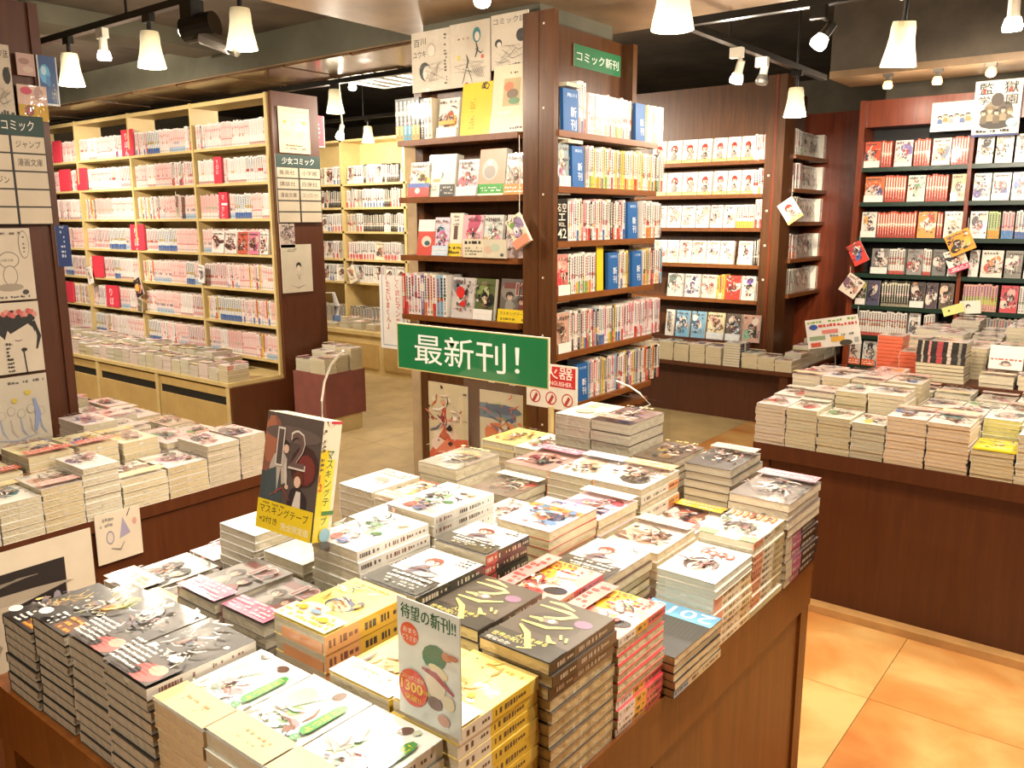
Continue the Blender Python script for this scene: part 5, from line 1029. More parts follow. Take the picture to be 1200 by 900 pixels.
spines(F, U(839, 348), U(847, 348), BZ[4], ('yellow', 'orange'), 'beside the red comic '+wh, 646, h=.18, hid=SIDE); spines(F, U(884, 350), U(892, 350), BZ[4], ('grey', 'white'), 'at the right end '+wh, 647, h=.15, hid=SIDE)
FB = Frame('X', 6.0, 4.0); U = FB.u
for j, (a, b, bg, bl, lab) in enumerate(((777, 787, 'e8e4dc', ['8a8a88', '5a5a5a'], 'white dark haired'), (789, 805, '7ab0d0', ['3a5a7a', 'c9e0e8'], 'sky blue'), (807, 824, '84b4d0', ['4a6a8a', 'e0e8e8'], 'second sky blue'), (826, 846, 'e9dcb0', ['8a6a3a', 'e8b0a0'], 'cream'), (848, 866, '6a5e54', ['3a302a', 'a8b8c8'], 'dark brown'), (867, 888, 'c9a090', ['3a3c34', '8ac0a0'], 'rose brown and mint'))):
    u0 = U(a, 390); face_book(FB, u0, .59, U(b, 390)-u0-.004, .205, cov_generic(bg, bl+['e8d8c8'], 650+j, 'dfe6ea' if j in (3, 4) else None), 'w6%d' % j, lab+' comic standing face out behind the low table stacks', None, .03, -.12, t=.02)
part('back_step', (6.0, 6.08, 2.44, 4.0, .44, .59), 'wood2', bt)
# right face of that bookcase
F = Frame('Y', 2.30, 6.28); U = F.u
for i, z in enumerate(BZ):
    py = [172, 208, 236, 282, 326][i]; wh = 'on the %s shelf right of the walnut post' % nth(i); zz = z+.042
    sets = [('white', 'white', 'white', 'whitegrn'), ('white', 'whitepink', 'grey'), ('grey', 'cream', 'cream', 'grey'), ('dark', 'white', 'whiteor'), ('grey', 'grey', 'cream')][i]
    spines(F, .0, .22, zz, sets, wh, 660+i, h=.18, tt=(.02, .024), hid=SIDE)
    for j in range(3):
        face_book(F, .25+.14*j, zz, .125, .18, cov_generic(['d8d4c4', 'cfc8b8', 'e0d8cc', '8a8478', 'b8a898'][i], [['6a6a4a', '5a5248', '8a7a6a', '3a3630', '8a5a54'][i], 'c9b090', 'e8dcc8'], 670+i*3+j), 'ws%d%d' % (i, j), '%s comic, place %s %s' % (['olive grey', 'dark grey', 'pale brown', 'black and white', 'dusty rose'][i], ['one', 'two', 'three'][j], wh), None, .02+.01*j, -.1, t=.02)
    spines(F, .68, .74, zz, ('whiteor', 'cream'), 'at the far end '+wh, 690+i, h=.18, hid=SIDE)

# ---- dark wall case
F = Frame('X', 6.41, 1.845); U = F.u
case = [  # per shelf: spine run (p0, p1, style) or face-out (p0, p1, background, blobs)
 (190, [('f', 1012, 1031, 'd8583c', ['3a3450', 'f0c0a0']), ('s', 1032, 1046, 'redbr'), ('f', 1047, 1068, 'f0d8d4', ['c94a5a', '8a7ab0']), ('s', 1070, 1090, 'redbr'), ('f', 1091, 1113, 'f3ead8', ['c9a060', '8a9ab0']), ('s', 1114, 1135, 'redbr'),
        ('f', 1143, 1163, 'e9f0e4', ['2c2a28', 'f0d8c4']), ('f', 1165, 1186, 'f2f0ec', ['2c2a28', 'f0c8b4']), ('f', 1188, 1206, 'f6f4ec', ['e8e0d0', 'd0c8b8']), ('f', 1208, 1226, 'f6f4ec', ['8a8a8a', 'd0c8b8'])]),
 (232, [('f', 1012, 1035, 'd8703c', ['4a4a80', 'e8b060']), ('s', 1036, 1061, 'redbr'), ('f', 1062, 1083, 'cfe4cc', ['5aa07a', 'f0d0c0']), ('s', 1084, 1112, 'redbr'), ('f', 1113, 1134, 'c9b890', ['7a4a5a', '6a8a5a']),
        ('f', 1139, 1160, 'eef0d8', ['6a5a9a', '3a3a3a']), ('f', 1161, 1183, 'f0e8e0', ['c94a3a', '3a62b0']), ('f', 1184, 1206, 'e8e4e0', ['8a5a54', '3a62b0']), ('s', 1208, 1230, 'white')]),
 (272, [('f', 1008, 1026, 'e8e0d4', ['4a4442', 'f0b060']), ('s', 1027, 1073, 'redbr'), ('f', 1074, 1096, 'f0983c', ['f6e8d8', 'c94a2c']), ('s', 1097, 1103, 'redbr'), ('f', 1105, 1128, 'efe4d4', ['d8a080', 'b0c090']),
        ('f', 1135, 1156, 'f0ece8', ['5a5a5a', 'c9508a']), ('s', 1157, 1172, 'rainbow1'), ('s', 1173, 1188, 'rainbow2'), ('s', 1189, 1215, 'whiteblue')]),
 (312, [('f', 1020, 1040, '8a8680', ['3a3634', 'e8e0d8']), ('s', 1041, 1061, 'whitestripe'), ('f', 1062, 1080, '94908a', ['4a4644', 'd84a4a']), ('s', 1081, 1091, 'whitestripe'), ('f', 1092, 1108, '7c7a74', ['3a3a38', 'e8e0d8']), ('f', 1110, 1122, 'e8e4dc', ['5a5a5a', 'c94a4a']),
        ('f', 1135, 1147, 'f0ece4', ['8a8a88', 'e0d8cc']), ('f', 1149, 1175, 'f2e0d0', ['e08a4a', 'c95a4a']), ('f', 1177, 1198, '8a8478', ['f0e0d0', 'a0506a']), ('f', 1200, 1220, 'c9c0b4', ['5a4a44', 'a0506a'])]),
 (349, [('f', 1002, 1014, '4a5a44', ['2a2a28', 'c9c060']), ('f', 1015, 1030, '55526a', ['2a2836', 'd8c8c0']), ('s', 1032, 1065, 'darkgrn'), ('f', 1066, 1083, '4a4440', ['2a2624', 'c98a5a']), ('f', 1084, 1098, '5a4a50', ['2a2426', 'e0e0d8']), ('f', 1100, 1117, '6a5a4a', ['2c2420', 'f0c8a8']),
        ('s', 1128, 1171, 'lime'), ('f', 1172, 1193, 'd84a54', ['5a2430', 'f0b0a8']), ('s', 1194, 1210, 'white')]),
 (380, [('s', 1006, 1062, 'whitestripe'), ('f', 1064, 1078, 'e4e2dc', ['6a6a6a', '3a3a3a']), ('s', 1082, 1094, 'whitestripe'), ('s', 1130, 1200, 'grey')]),
 (412, [('f', 990, 1008, 'd8d0c4', ['5a4440', 'e8c0b0']), ('f', 1010, 1026, 'dcdcd4', ['3a3434', '8a8a84']), ('f', 1028, 1045, 'd0ccc4', ['2c2626', 'c9b8b0']), ('f', 1047, 1064, 'e0d8cc', ['4a3a36', 'c9a090'])])]
for i, (py, row_) in enumerate(case):
    wh = 'on the %s wall case shelf' % nth(i); nf = 0
    for j, e in enumerate(row_):
        u0, u1 = U(e[1], py), U(e[2], py); bay = 'left bay' if u0 < .69 else 'right bay'
        if .66 < u1 < .72 and u0 < .66: u1 = min(u1, .672)
        if e[0] == 's': spines(F, u0, u1, WZ[i], (e[3],), 'in run %d %s' % (j+1, wh), 700+i*20+j, h=.176, tt=(.0165,), jit=.001, group='spine run %d %s' % (j+1, wh), hid=SIDE)
        else:
            face_book(F, u0, WZ[i], u1-u0-.004, .178, cov_generic(e[3], e[4]+['e8d8c8'], 700+i*20+j, 'e2622c' if i == 6 else ('f0e8dc' if j % 3 == 0 else None)), 'wc%d%d' % (i, j), 'face out comic, %s from left %s' % (nth(j), wh), None, .012, -.08)
for j, (a, b) in enumerate(((988, 1003), (1004, 1020), (1021, 1037))):
    u0 = U(a, 440); face_book(F, u0, .25, U(b, 440)-u0, .17, cov_generic('c93a2c', ['2c1c1c', 'e8b070', '7a2420'], 860+j), 'wcb%d' % j, 'red covered comic at place %s on the bottom of the dark wall case' % nth(j), None, .012, -.06)
part('bottom_shelf', (6.40, 6.64, 1.169, 1.845, .22, .25), 'greenb', wc)

gather(SIDE, 'shelved_comics', 'narrow runs of spines between the face out comics on the walnut shelves and wall case')
# ---- pink comics on the cream bookcase: the nearest bay book by book, the farther ones as rows
PINK = ['p1', 'p1', 'p2', 'p2', 'p3', 'p4', 'p4', 'p5', 'p5', 'white', 'whiteblue', 'pale']
F = Frame('X', 3.712, 5.95); far = []
for bay, (b0, b1) in enumerate(zip(PY, PY[1:])):
    F = Frame('X', 3.712, b1-.002)
    for i, z in enumerate(PZ):
        rr = random.Random(900+bay*10+i); u = .012
        wh = 'on the %s nearest pink shelf' % nth(i)
        end = b1-b0-.03
        k = 0
        while u < end-.05:   # runs of one series keep one spine colour
            st = rr.choice(PINK); L = rr.uniform(.1, .3); e2 = min(u+L, end)
            styl = (st,) if rr.random() < .75 else tuple(rr.sample(PINK+['whitered', 'orange', 'dark', 'yellow'], 6))
            u = spines(F, u, e2, z, styl, ('in the %s run ' % nth(k))+wh, 1000+bay*200+i*20+k, h=.174, tt=(.0195,), jit=.002, hid=None if bay == 0 else far, name='pink_comic', group='pink spines '+('in the %s run ' % nth(k))+wh)+.001; k += 1
            if e2 >= end-.02: break
gather(far, 'shelved_comics', 'rows of pale pink spines filling the three farther bays of the cream bookcase')
F = Frame('X', 3.70, 8.75); U = F.u
def rdiv(px0, px1, py, z, txt, label, h=.19, base='d83a4c', lean=-.03, dep=-.006):
    u0 = U(px0, py); divider(F, u0, z, h, txt, label, w=max(.03, U(px1, py)-u0), base=base, tc='f8e0e0', t=.014, dep=dep, size=.34 if len(txt) > 2 else .4, lean=lean, group='coloured magazine dividers on the pink bookcase')
rdiv(251, 260, 200, PZ[1], 'YOU', 'red divider lettered YOU on the second shelf of the nearest pink bay')
rdiv(257, 267, 240, PZ[2], 'マーガレット', 'red lettered divider on the third shelf of the nearest pink bay')
rdiv(143, 156, 172, PZ[0], 'りぼん', 'red divider standing forward on the top shelf of the third pink bay', h=.21)
rdiv(153, 169, 275, PZ[3], 'りぼん', 'large red divider on the fourth shelf of the third pink bay', h=.21)
rdiv(62, 71, 178, PZ[0], '', 'red divider near the left pillar on the top pink shelf'); rdiv(70, 82, 212, PZ[1], '', 'red divider near the pillar on the second pink shelf'); rdiv(90, 101, 209, PZ[1], '', 'second red divider near the pillar on the second pink shelf')
rdiv(124, 138, 337, PZ[5], 'りぼん', 'red lettered divider low in the third pink bay'); rdiv(108, 120, 305, PZ[4], '', 'orange red divider in the third pink bay'); rdiv(76, 88, 362, PZ[5], '', 'red divider low beside the left pillar')
for j, (a, b, bg) in enumerate(((249, 263, 'f2e6dc'), (264, 278, 'e8d8d0'), (279, 291, 'c9604a'), (292, 304, 'd87a94'), (305, 315, 'e8e0d8'))):
    u0 = U(a, 290); face_book(F, u0, PZ[3], U(b, 290)-u0-.004, .16, cov_generic(bg, ['8a4a44', 'e8b0a8', '5a4038'], 950+j), 'pk%d' % j, 'leaning comic at place %s on the fourth shelf of the nearest pink bay' % nth(j), None, -.008, -.12)
# stacks on the base of the pink bookcase
y = 5.05; k = 0
while y < 8.5:
    rr = random.Random(970+k); w = .118; z = .40+rr.uniform(.075, .12) if k > 0 else .52
    col = [None, None, hx('d8c4b8'), hx('cdbfae')][k % 4]
    pile(3.275, 3.445, y, y+w-.004, z, .40, 4 if k < 2 else 0, 'in the %s front stack on the pink bookcase base' % nth(k), 980+k, hs, t=.017, page=col, spine=[(.3, ['e0a090', '6ab090', '7a8ab0', 'd8c050'][k % 4]), (.7, 'f2ece0')] if k % 3 == 0 else None, pat='ss' if k < 2 else 'p')
    if k > 2: pile(3.47, 3.64, y, y+w-.004, z+.03, .40, 0, 'in the %s rear stack on the pink bookcase base' % nth(k), 1020+k, hs, t=.02)
    y += w+.002; k += 1

# ---- far cream shelves
FAR2 = []
rr = random.Random(77)
for bay, (b0, b1) in enumerate(zip(FY, FY[1:])):
    F = Frame('X', 6.012, b1-.002)
    for i, z in enumerate(FZ+[.42]):
        if i < 6:
            wh = 'on the %s shelf of far cream bay %s' % (nth(i), ['one', 'two', 'three', 'four'][bay]); u = .035; k = 0
            if bay > 2: continue
            while u < .86:
                L = rr.choice([.06, .1, .16, .22]); e2 = min(u+L, .9)
                st = rr.choice([('black', 'black', 'cream'), ('white',), ('whitered', 'white'), ('cream', 'grey'), ('black',), ('dark', 'white'), ('white', 'whiteblue'), ('pale', 'whitered')]) if i < 5 else rr.choice([('black', 'grey'), ('grey',)])
                if rr.random() < .22 and i < 5:
                    face_book(F, u, z, .11, .178, cov_generic(rr.choice(['f0e6da', 'e8d0c8', 'd8d8d0', 'efe0c0']), ['8a5a4a', 'd8a898', '4a4440'], int(1100+bay*60+i*8+k)), 'fs%d' % rr.randrange(14), 'face out comic at place %s %s' % (nth(k), wh), None, .02, -.1); u += .12
                else: u = spines(F, u, e2, z, st, 'in run %d %s' % (k+1, wh), 1200+bay*80+i*10+k, h=.178, tt=(.02, .024), jit=.004, hid=FAR2)+.002
                k += 1
for k in range(9):
    y = 5.12+k*.2; pile(5.63, 5.80, y, y+.125, .42+.05+.02*(k % 4), .42, 0, 'in the %s stack on the far cream base' % nth(k), 1400+k, hs, t=.018, page=hx('c98a7a') if k == 4 else None)

gather(FAR2, 'shelved_comics', 'rows of black and white spines on the far cream wall shelves')

link('stacked_comics', hs.mesh('small_stacks', 'paper'), None, label='small pale stacks on the bookcase bases and the low table', cat='books', kind='stuff')

# ================================================================ SIGNS, POSTERS, HANGING CARDS
# green sign on the clear sheet in the front table
AX = 1.2025
ac = thing('acrylic_sheet', 'clear acrylic sheet standing among the comics and holding the green sign', 'sign holder', (AX, .84, .69))
link('clear_panel', G().box(-.0015, .0015, -.222, .222, 0, .52).mesh('clear_panel', 'acrylic'), ac)
link('foot', G().box(-.001, .001, -.222, .222, 0, .004).mesh('foot', 'acrylic'), ac)
A = Art(.25).rect(0, 0, 1, 1, 'd8c890').rect(.006, .006, .994, .26, '1f7a45')
o = sheet('green_sign', 'green sign reading newest releases in white letters above the front table', 'sign', 'X', AX-.006, (465, 378), (643, 457), None, t=.004)
w_ = o.dimensions[0]; 
me_ = o.data; w_ = max(v.co.x for v in me_.vertices); h_ = max(v.co.z for v in me_.vertices)
A = Art(h_/w_).rect(0, 0, 1, 1, 'd2b878').rect(.006, .006, .994, h_/w_-.006, '1d7442').text('最新刊！', .13, .045, .70, .155, 'f4f4ec')
link('printed_face', art_upright(A, w_, h_, m='gloss'), o)
for y in (-.05, .0): link('sign_clip', G().box(-.004, .004, -.006, .006, 0, .02).mesh('sign_clip', 'white'), ac, (.0, .15+y, .51))

A = Art(.55).rect(0, 0, 1, 1, '1b7040').text('コミック新刊', .05, .15, .90, .25, 'f2f2e8')
sheet('green_sign', 'small green sign reading new comics high on the column right panel', 'sign', 'Y', 2.252, (673, 50.7), (727, 90.7), A)

# fire extinguisher sign on its stand
e0 = on_x(646, 452, 2.55)
fx = thing('extinguisher_stand', 'red and white fire extinguisher sign on a pale post before the column', 'sign', (2.55, e0.y, 0))
link('post', G().tube([(0, 0, .03), (0, 0, e0.z-.08)], .012, 10).mesh('post', 'cream'), fx)
link('base', G().lathe([(.001, .032), (.10, .03), (.12, .012), (.12, 0)], 24).mesh('base', 'cream'), fx)
a, b = on_x(617, 424, 2.545), on_x(676, 479, 2.545); w, h = a.y-b.y, .17
A = Art(h/w).rect(0, 0, 1, 1, 'ece4d2').rect(.03, .36, .97, h/w-.03, 'c8322c').text('消火器', .08, .5, .84, .2, 'f4ece0').text('FIRE EXTINGUISHER', .1, .39, .8, .07, 'f4ece0')
for k in range(3): A.ell(.18+.32*k, .17, .11, .11, 'c8322c', 14).ell(.18+.32*k, .17, .09, .09, 'ece4d2', 14).poly([(.12+.32*k, .1), (.2+.32*k, .24), (.24+.32*k, .2), (.17+.32*k, .08)], 'b84038')
s_ = link('sign_board', G().box(0, w, 0, .005, 0, h, hx('e8e0d0')).mesh('sign_board', 'paper'), fx, (0, w/2, e0.z-.088), (0, 0, -PI/2)); link('printed_face', art_upright(A, w, h), s_)

# posters on the lower column panel
A = Art(1.6).rect(0, 0, 1, 3, 'd8c9a4').ell(.45, .55, .3, .25, 'e8d8c0', 9).poly([(0, .05), (.3, .5), (.45, .75), (.6, .5), (1, .55), (1, 0), (0, 0)], 'd8684a').ell(.3, .35, .2, .14, 'f0d8c8', 9).stroke([(.35, .8), (.42, 1.1), (.5, .8)], .12, 'c9483a').ell(.42, 1.22, .07, .06, 'd8a888', 8).poly([(.2, .2), (.5, .5), (.8, .3), (.6, .1)], 'e88a6a').stroke([(.6, .9), (.7, .5), (.85, .7)], .07, 'f0c8b0')
detail(A, 5, 60, .1); sheet('poster', 'poster of a red robed figure, left of two under the column shelves', 'poster', 'X', 3.042, (499, 446), (549, 548), A)
A = Art(1.6).rect(0, 0, 1, 3, 'cfc0a0').rect(0, .95, .8, 1.3, '6a7a8a').ell(.5, 1.2, .4, .12, '4a5a74', 9).ell(.4, .6, .3, .28, 'd8743c', 9).ell(.35, .4, .16, .2, '8a9a5a', 9).ell(.65, .8, .2, .1, 'e08a4a', 8).ell(.5, .3, .35, .15, 'd8553a', 9).stroke([(.2, 1.0), (.5, .9), (.8, 1.05)], .06, '3a4a6a')
detail(A, 6, 60, .1); sheet('poster', 'poster with orange blaze and blue clouds, right of two under the column shelves', 'poster', 'X', 3.042, (562, 456), (616, 545), A)
# white stand poster left of the column
A = Art(1.9).rect(0, 0, 1, 3, 'f4f0e8').rect(.1, .08, .9, 9, '6a90c0').rect(.12, .1, .88, 9, 'f4f0e8').vtext('新しく読むマンガ', .60, 2.1, .17, 'd8542c', 1.06).vtext('「ただいまくん」', .26, 1.95, .17, 'd8542c', 1.06)
pst = sheet('notice_board', 'white notice with red vertical lettering in a blue border left of the column', 'notice', 'X', 3.03, (444, 322), (478, 411), A)

# left pillar: signs and drawings
def pillar(name, lab, cat, tl, br, A, m='paper', y=3.045, group=None): return sheet(name, lab, cat, 'Y', y, tl, br, A, m, group, .004)
def dirsign(header, rows, asp, cols=2):
    A = Art(asp).rect(0, 0, 1, 9, '2a2a26').rect(0, asp*.82, 1, asp, '20403a'); hh = asp*.82/5
    A.text(header, .14, asp*.86, .72, asp*.10, 'f0ece0')
    for r_ in range(5):
        for c_ in range(cols):
            A.rect(.02+c_*.5, hh*(4-r_)+.012, .485+c_*.5, hh*(5-r_)-.012, 'd6c8b0')
            t_ = rows[r_][c_] if r_ < len(rows) else ''
            if t_: A.text(t_, .07+c_*.5, hh*(4-r_)+hh*.3, min(.36, .115*len(t_)), hh*.42, '3a3632')
    return A
o = pillar('direction_sign', 'comic section sign with five rows of labels on the left pillar', 'sign', (-36, 130), (63, 263), None, y=3.035)
w_ = max(v.co.x for v in o.data.vertices); h_ = max(v.co.z for v in o.data.vertices)
link('printed_face', art_upright(dirsign('少年コミック', [('', 'ジャンプ'), ('', '漫画文庫'), ('マガジン', '')], h_/w_), w_, h_), o)
A = Art(1.1).rect(0, 0, 1, 3, 'dccfba').ell(.55, .62, .2, .13, '8a8278', 14).ell(.55, .62, .18, .115, 'dccfba', 14).ell(.55, .38, .14, .16, '8a8278', 14).ell(.55, .38, .125, .145, 'dccfba', 14).ell(.52, .2, .26, .06, 'a89c8a', 12).marks(.36, .58, .72, .66, 'b0a898', 1, 3).ell(.86, .85, .1, .22, '8a8278', 12).ell(.86, .85, .09, .205, 'dccfba', 12).marks(.84, .72, .88, 1.0, '3a3632', 5, 4).marks(.2, .03, .9, .08, '5a5650', 1, 5, .6).marks(.3, 1.0, .8, 1.06, '6a645a', 1, 6).ell(.8, .12, .06, .04, '4a4640', 8)
pillar('drawing_board', 'line drawing of a small round figure, uppermost drawing on the left pillar', 'drawing', (-30, 268), (43, 350), A)
A = Art(1.1).rect(0, 0, 1, 3, 'ddd0ba').ell(.6, .72, .32, .26, '2b2a28', 16, -.3).ell(.66, .5, .26, .3, 'ddd0ba', 14, -.2).poly([(.36, .8), (.5, .62), (.92, .82), (.9, .95), (.5, .96)], '2b2a28').stroke([(.9, .8), (.96, .55), (.9, .35)], .07, '2b2a28')
for k in range(11): A.ell(.42+.05*k, .93+.03*math.sin(k*1.7), .045, .045, ['d8746a', 'e09a8c', 'c95a5a'][k % 3], 8)
A.stroke([(.55, .52), (.62, .5), (.68, .52)], .015, '6a5a50').stroke([(.68, .34), (.7, .0)], .05, '2b2a28').ell(.69, .36, .05, .03, '2b2a28', 8).marks(.4, .02, .5, .5, '3a3632', 8, 7, .7)
pillar('drawing_board', 'ink portrait of a black haired girl with red flowers on the left pillar', 'drawing', (-30, 358), (53, 433), A)
A = Art(1.1).rect(0, 0, 1, 3, 'd8cdb8').marks(.4, .98, .95, 1.05, '6a645a', 1, 8)
for k in range(5): A.ell(.3+.14*k, .55+.05*(k % 2), .06, .07, 'b8b0a4', 10).ell(.3+.14*k, .55+.05*(k % 2), .05, .06, 'd8cdb8', 10).stroke([(.28+.14*k, .48), (.3+.14*k, .3), (.36+.14*k, .2)], .03, ['a8b0c8', 'c9b8b0'][k % 2])
A.stroke([(.78, .75), (.82, .5), (.76, .25)], .09, '9aa8d0').ell(.7, .85, .05, .04, 'e0c850', 8).ell(.5, .75, .04, .04, 'e0c850', 8).stroke([(.2, .2), (.5, .15), (.8, .22)], .03, 'b8b8c8')
pillar('drawing_board', 'pale pencil group drawing with yellow stars, lowest on the left pillar', 'drawing', (-30, 448), (63, 520), A)
pillar('film_wrapped_card', 'pale card in glittering film at the top of the left pillar', 'card', (-25, 48), (19, 138), drawing(33, 3), 'filmed', 3.04)
A = Art(1.4).rect(0, 0, 1, 3, 'c9a8a0').ell(.4, .9, .3, .2, 'a8847c').ell(.6, .4, .3, .2, 'd8c0b4')
pillar('card', 'small mauve printed card beside the film wrapped one on the left pillar', 'card', (18, 61), (42, 90), A, y=3.038)
A = Art(.9).rect(0, 0, 1, 3, 'd8b8a8').rect(0, 0, 1, .4, 'c9a030').ell(.3, .75, .2, .1, 'd0506a').ell(.7, .7, .16, .18, 'b89a94').ell(.35, .25, .16, .14, '8a5a4a').ell(.35, .25, .08, .07, 'c04a5a')
pillar('card', 'pink and yellow pictured card above the sign on the left pillar', 'card', (19, 98), (58, 143), A, 'filmed', 3.036)
A = Art(1.5).rect(0, 0, 1, 3, 'd8e0e8').rect(.06, .06, .94, 9, '1c4f8c').ell(.35, .95, .28, .3, '5ab0e0', 9).ell(.3, 1.05, .14, .14, 'b8e0f4', 8).ell(.5, .75, .12, .18, '3a80c0', 8).marks(.62, .2, .8, .7, 'a8a070', 4, 4)
pillar('blue_poster', 'glossy blue poster sticking out right of the left pillar top', 'poster', (42, 64), (71, 125), A, 'gloss', 3.042)
o = sheet('shelf_tag', 'dark blue tag with white letters hanging right of the left pillar', 'tag', 'Y', 3.046, (64, 264), (85, 312), Art(2).rect(0, 0, 1, 9, '1b3a78').marks(.3, .4, .6, 2.3, 'c9d0e0', 8, 5, .8))

# poster and drawing on the front of the left table
A = Art(.8).rect(0, 0, 1, 3, 'dfd2ba').rect(0, 0, .865, .58, 'b8ac98').rect(0, .50, .865, .66, '2a2422')
for k in range(5): A.stroke([(.0+.1*k, .53), (.25+.1*k, .555+.012*k), (.5+.06*k, .60)], .012+.008*(k % 2), '8a8072')
A.ell(.45, .49, .45, .035, 'a89c8a').ell(.32, .40, .13, .06, '221d1c', 12, .15).poly([(.22, .33), (.24, .43), (.54, .47), (.53, .36)], '221d1c').ell(.09, .36, .06, .07, '221d1c').poly([(.57, .37), (.62, .43), (.86, .49), (.86, .4), (.7, .36)], '221d1c')
for k in range(4): A.ell(.65+.055*k, .38+.012*k, .018, .04, '9a92a0', 8)
for k in range(9): A.stroke([(.1*k, .3), (.05+.1*k, .2), (.1*k, .08)], .012, '8a7e6c')
pz = on_y(108, 640, 2.262).x
o = sheet_at('poster', 'white bordered monochrome wave poster taped to the left table front', 'poster', (pz-.56, 2.2635, .34), (0, 0, 0), .56, .335, A, t=.002)
A = Art(.7).rect(0, 0, 1, 3, 'e2d4bc').ell(.3, .35, .09, .1, '8a8494', 10).ell(.3, .35, .07, .08, 'd8cabc', 10).poly([(.5, .3), (.6, .6), (.75, .35)], 'a8a0b8').stroke([(.7, .6), (.78, .75)], .05, '4a4650').ell(.86, .5, .05, .05, 'd8a090', 9).marks(.1, .5, .4, .66, '9a9488', 2, 4, .6).stroke([(.3, .2), (.5, .15), (.6, .25)], .02, '8a8278')
sheet('drawing_board', 'small pale sketch card taped beside the wave poster on the left table', 'drawing', 'Y', 2.2635, (110, 606), (168, 647), A, t=.002)

# pink bookcase end panel
def endp(name, lab, cat, tl, br, A, m='paper', y=4.99): return sheet(name, lab, cat, 'Y', y, tl, br, A, m, None, .004)
A = Art(1.4).rect(0, 0, 1, 3, 'dccfae').marks(.15, 1.25, .9, 1.32, '8ab090', 1, 3).ell(.28, .75, .18, .18, 'b8d0b0').ell(.7, .75, .18, .18, 'b8c8d0').ell(.28, .6, .14, .12, 'e0c0a0').ell(.72, .6, .14, .12, 'e0c0a0').ell(.2, .95, .06, .06, 'e0a850', 8).ell(.82, .95, .06, .06, 'e0a850', 8).marks(.2, .1, .85, .3, '8a7a5a', 2, 4, .6)
endp('notice', 'large cream notice in film high on the pink bookcase end panel', 'notice', (325, 124), (364, 181), A, 'filmed')
o = endp('direction_sign', 'girls comic section sign with ten label slots on the brown end panel', 'sign', (322, 180), (378, 261), None, y=4.985)
w_ = max(v.co.x for v in o.data.vertices); h_ = max(v.co.z for v in o.data.vertices)
link('printed_face', art_upright(dirsign('少女コミック', [('集英社', '小学館'), ('講談社', '白泉社'), ('漫画文庫', 'コミックエッセイ')], h_/w_), w_, h_), o)
endp('card', 'small pictured card under the girls comic sign', 'card', (327, 262), (346, 290), cov_generic('d8c8bc', ['8a7a7a', 'b8a0a0', 'c9b8a8'], 35))
A = Art(1.3).rect(0, 0, 1, 3, 'd8ceb8').ell(.55, .72, .09, .1, '2c2a28', 10).ell(.55, .66, .07, .08, 'e8d8c4', 10).stroke([(.5, .5), (.56, .35), (.6, .5)], .03, '5a564e').marks(.2, 1.1, .5, 1.2, '7a746a', 2, 5).stroke([(.3, .2), (.5, .12), (.75, .2)], .02, '8a8478')
endp('drawing_board', 'white sketch board low on the brown end panel', 'drawing', (329, 287), (367, 341), A)
A = Art(1.5).rect(0, 0, 1, 3, 'e8d8d0').rect(.08, .05, .92, 9, 'c93048').marks(.3, .4, .5, 1.2, 'f0c8c8', 4, 4)
endp('hanging_tag', 'red tag edge showing behind the brown end panel', 'tag', (369, 135), (381, 173), A, y=5.05)
p = on_y(389, 362, 4.95)
o = link('paper_roll', G().tube([(0, 0, -.10), (.01, 0, .02), (-.012, .01, .12)], [.03, .022, .012], 10, hx('d8d4d0')).tube([(.001, -.001, -.09), (.003, -.001, -.05)], [.0325, .030], 10, hx('6a84b0')).mesh('paper_roll', 'paper', True), None, p+Vector((.04, 0, 0)), (0, 0, 0), 'white and blue paper roll hanging at the right edge of the brown end panel', 'paper roll')
link('hook', G().tube([(-.06, .04, .12), (-.012, .01, .12)], .003, 6).mesh('hook', 'white'), o)

# posters over the dark wall case
A = Art(1.0).rect(0, 0, 1, 3, 'ece2cc')
for k in range(6): A.fig(.2+.13*k, .48+.05*(k % 2), .17, ['2a2624', '5a4030', '2a2a30'][k % 3], 'f0d0b4', ['5a6a9a', 'c98a50', 'd8a0a0', 'e8e0d8'][k % 4], k)
A.rect(0, 0, 1, .17, 'dfe6e4').text('コウノドリ', .04, .03, .6, .12, '5a90b8').ell(.78, .12, .14, .13, 'f0c8c0', 10)
o = sheet('picture_card', 'wide card with a crowd of small figures on top of the dark wall case', 'card', 'X', 6.39, (1093, 121), (1141, 152), A)
A = Art(1.3).rect(0, 0, 1, 3, 'ece4d4')
A.ell(.5, .55, .3, .3, '8a7a60', 12).ell(.35, .5, .18, .2, '6a5c48', 10).ell(.68, .62, .16, .18, '5a4e3e', 10).ell(.5, .85, .14, .16, '4a3c30', 10).ell(.5, .3, .36, .14, '3a3228', 10)
for k in range(5): A.fig(.22+.14*k, .55+.05*(k % 2), .2, ['3a3028', '8a744a', '2a2420'][k % 3], 'd8c0a0', ['6a5a44', '9a8a6a'][k % 2], k)
A.text('監', .1, .98, .3, .27, '1d1a18').text('獄', .62, .98, .3, .27, '1d1a18').text('学', .1, .74, .24, .2, '1d1a18').text('園', .68, .72, .24, .22, '1d1a18').rect(.18, 1.0, .24, 1.1, 'b8302c').rect(.74, 1.0, .8, 1.1, 'b8302c').ell(.84, .3, .12, .1, '9ac4d8', 12).rect(0, 0, 1, .05, '30407a').marks(.05, .08, .8, .18, '1d1a18', 1, 8, .9)
sheet('poster', 'black lettered manga poster standing on top of the dark wall case', 'poster', 'X', 6.385, (1144, 96), (1193, 158), A)

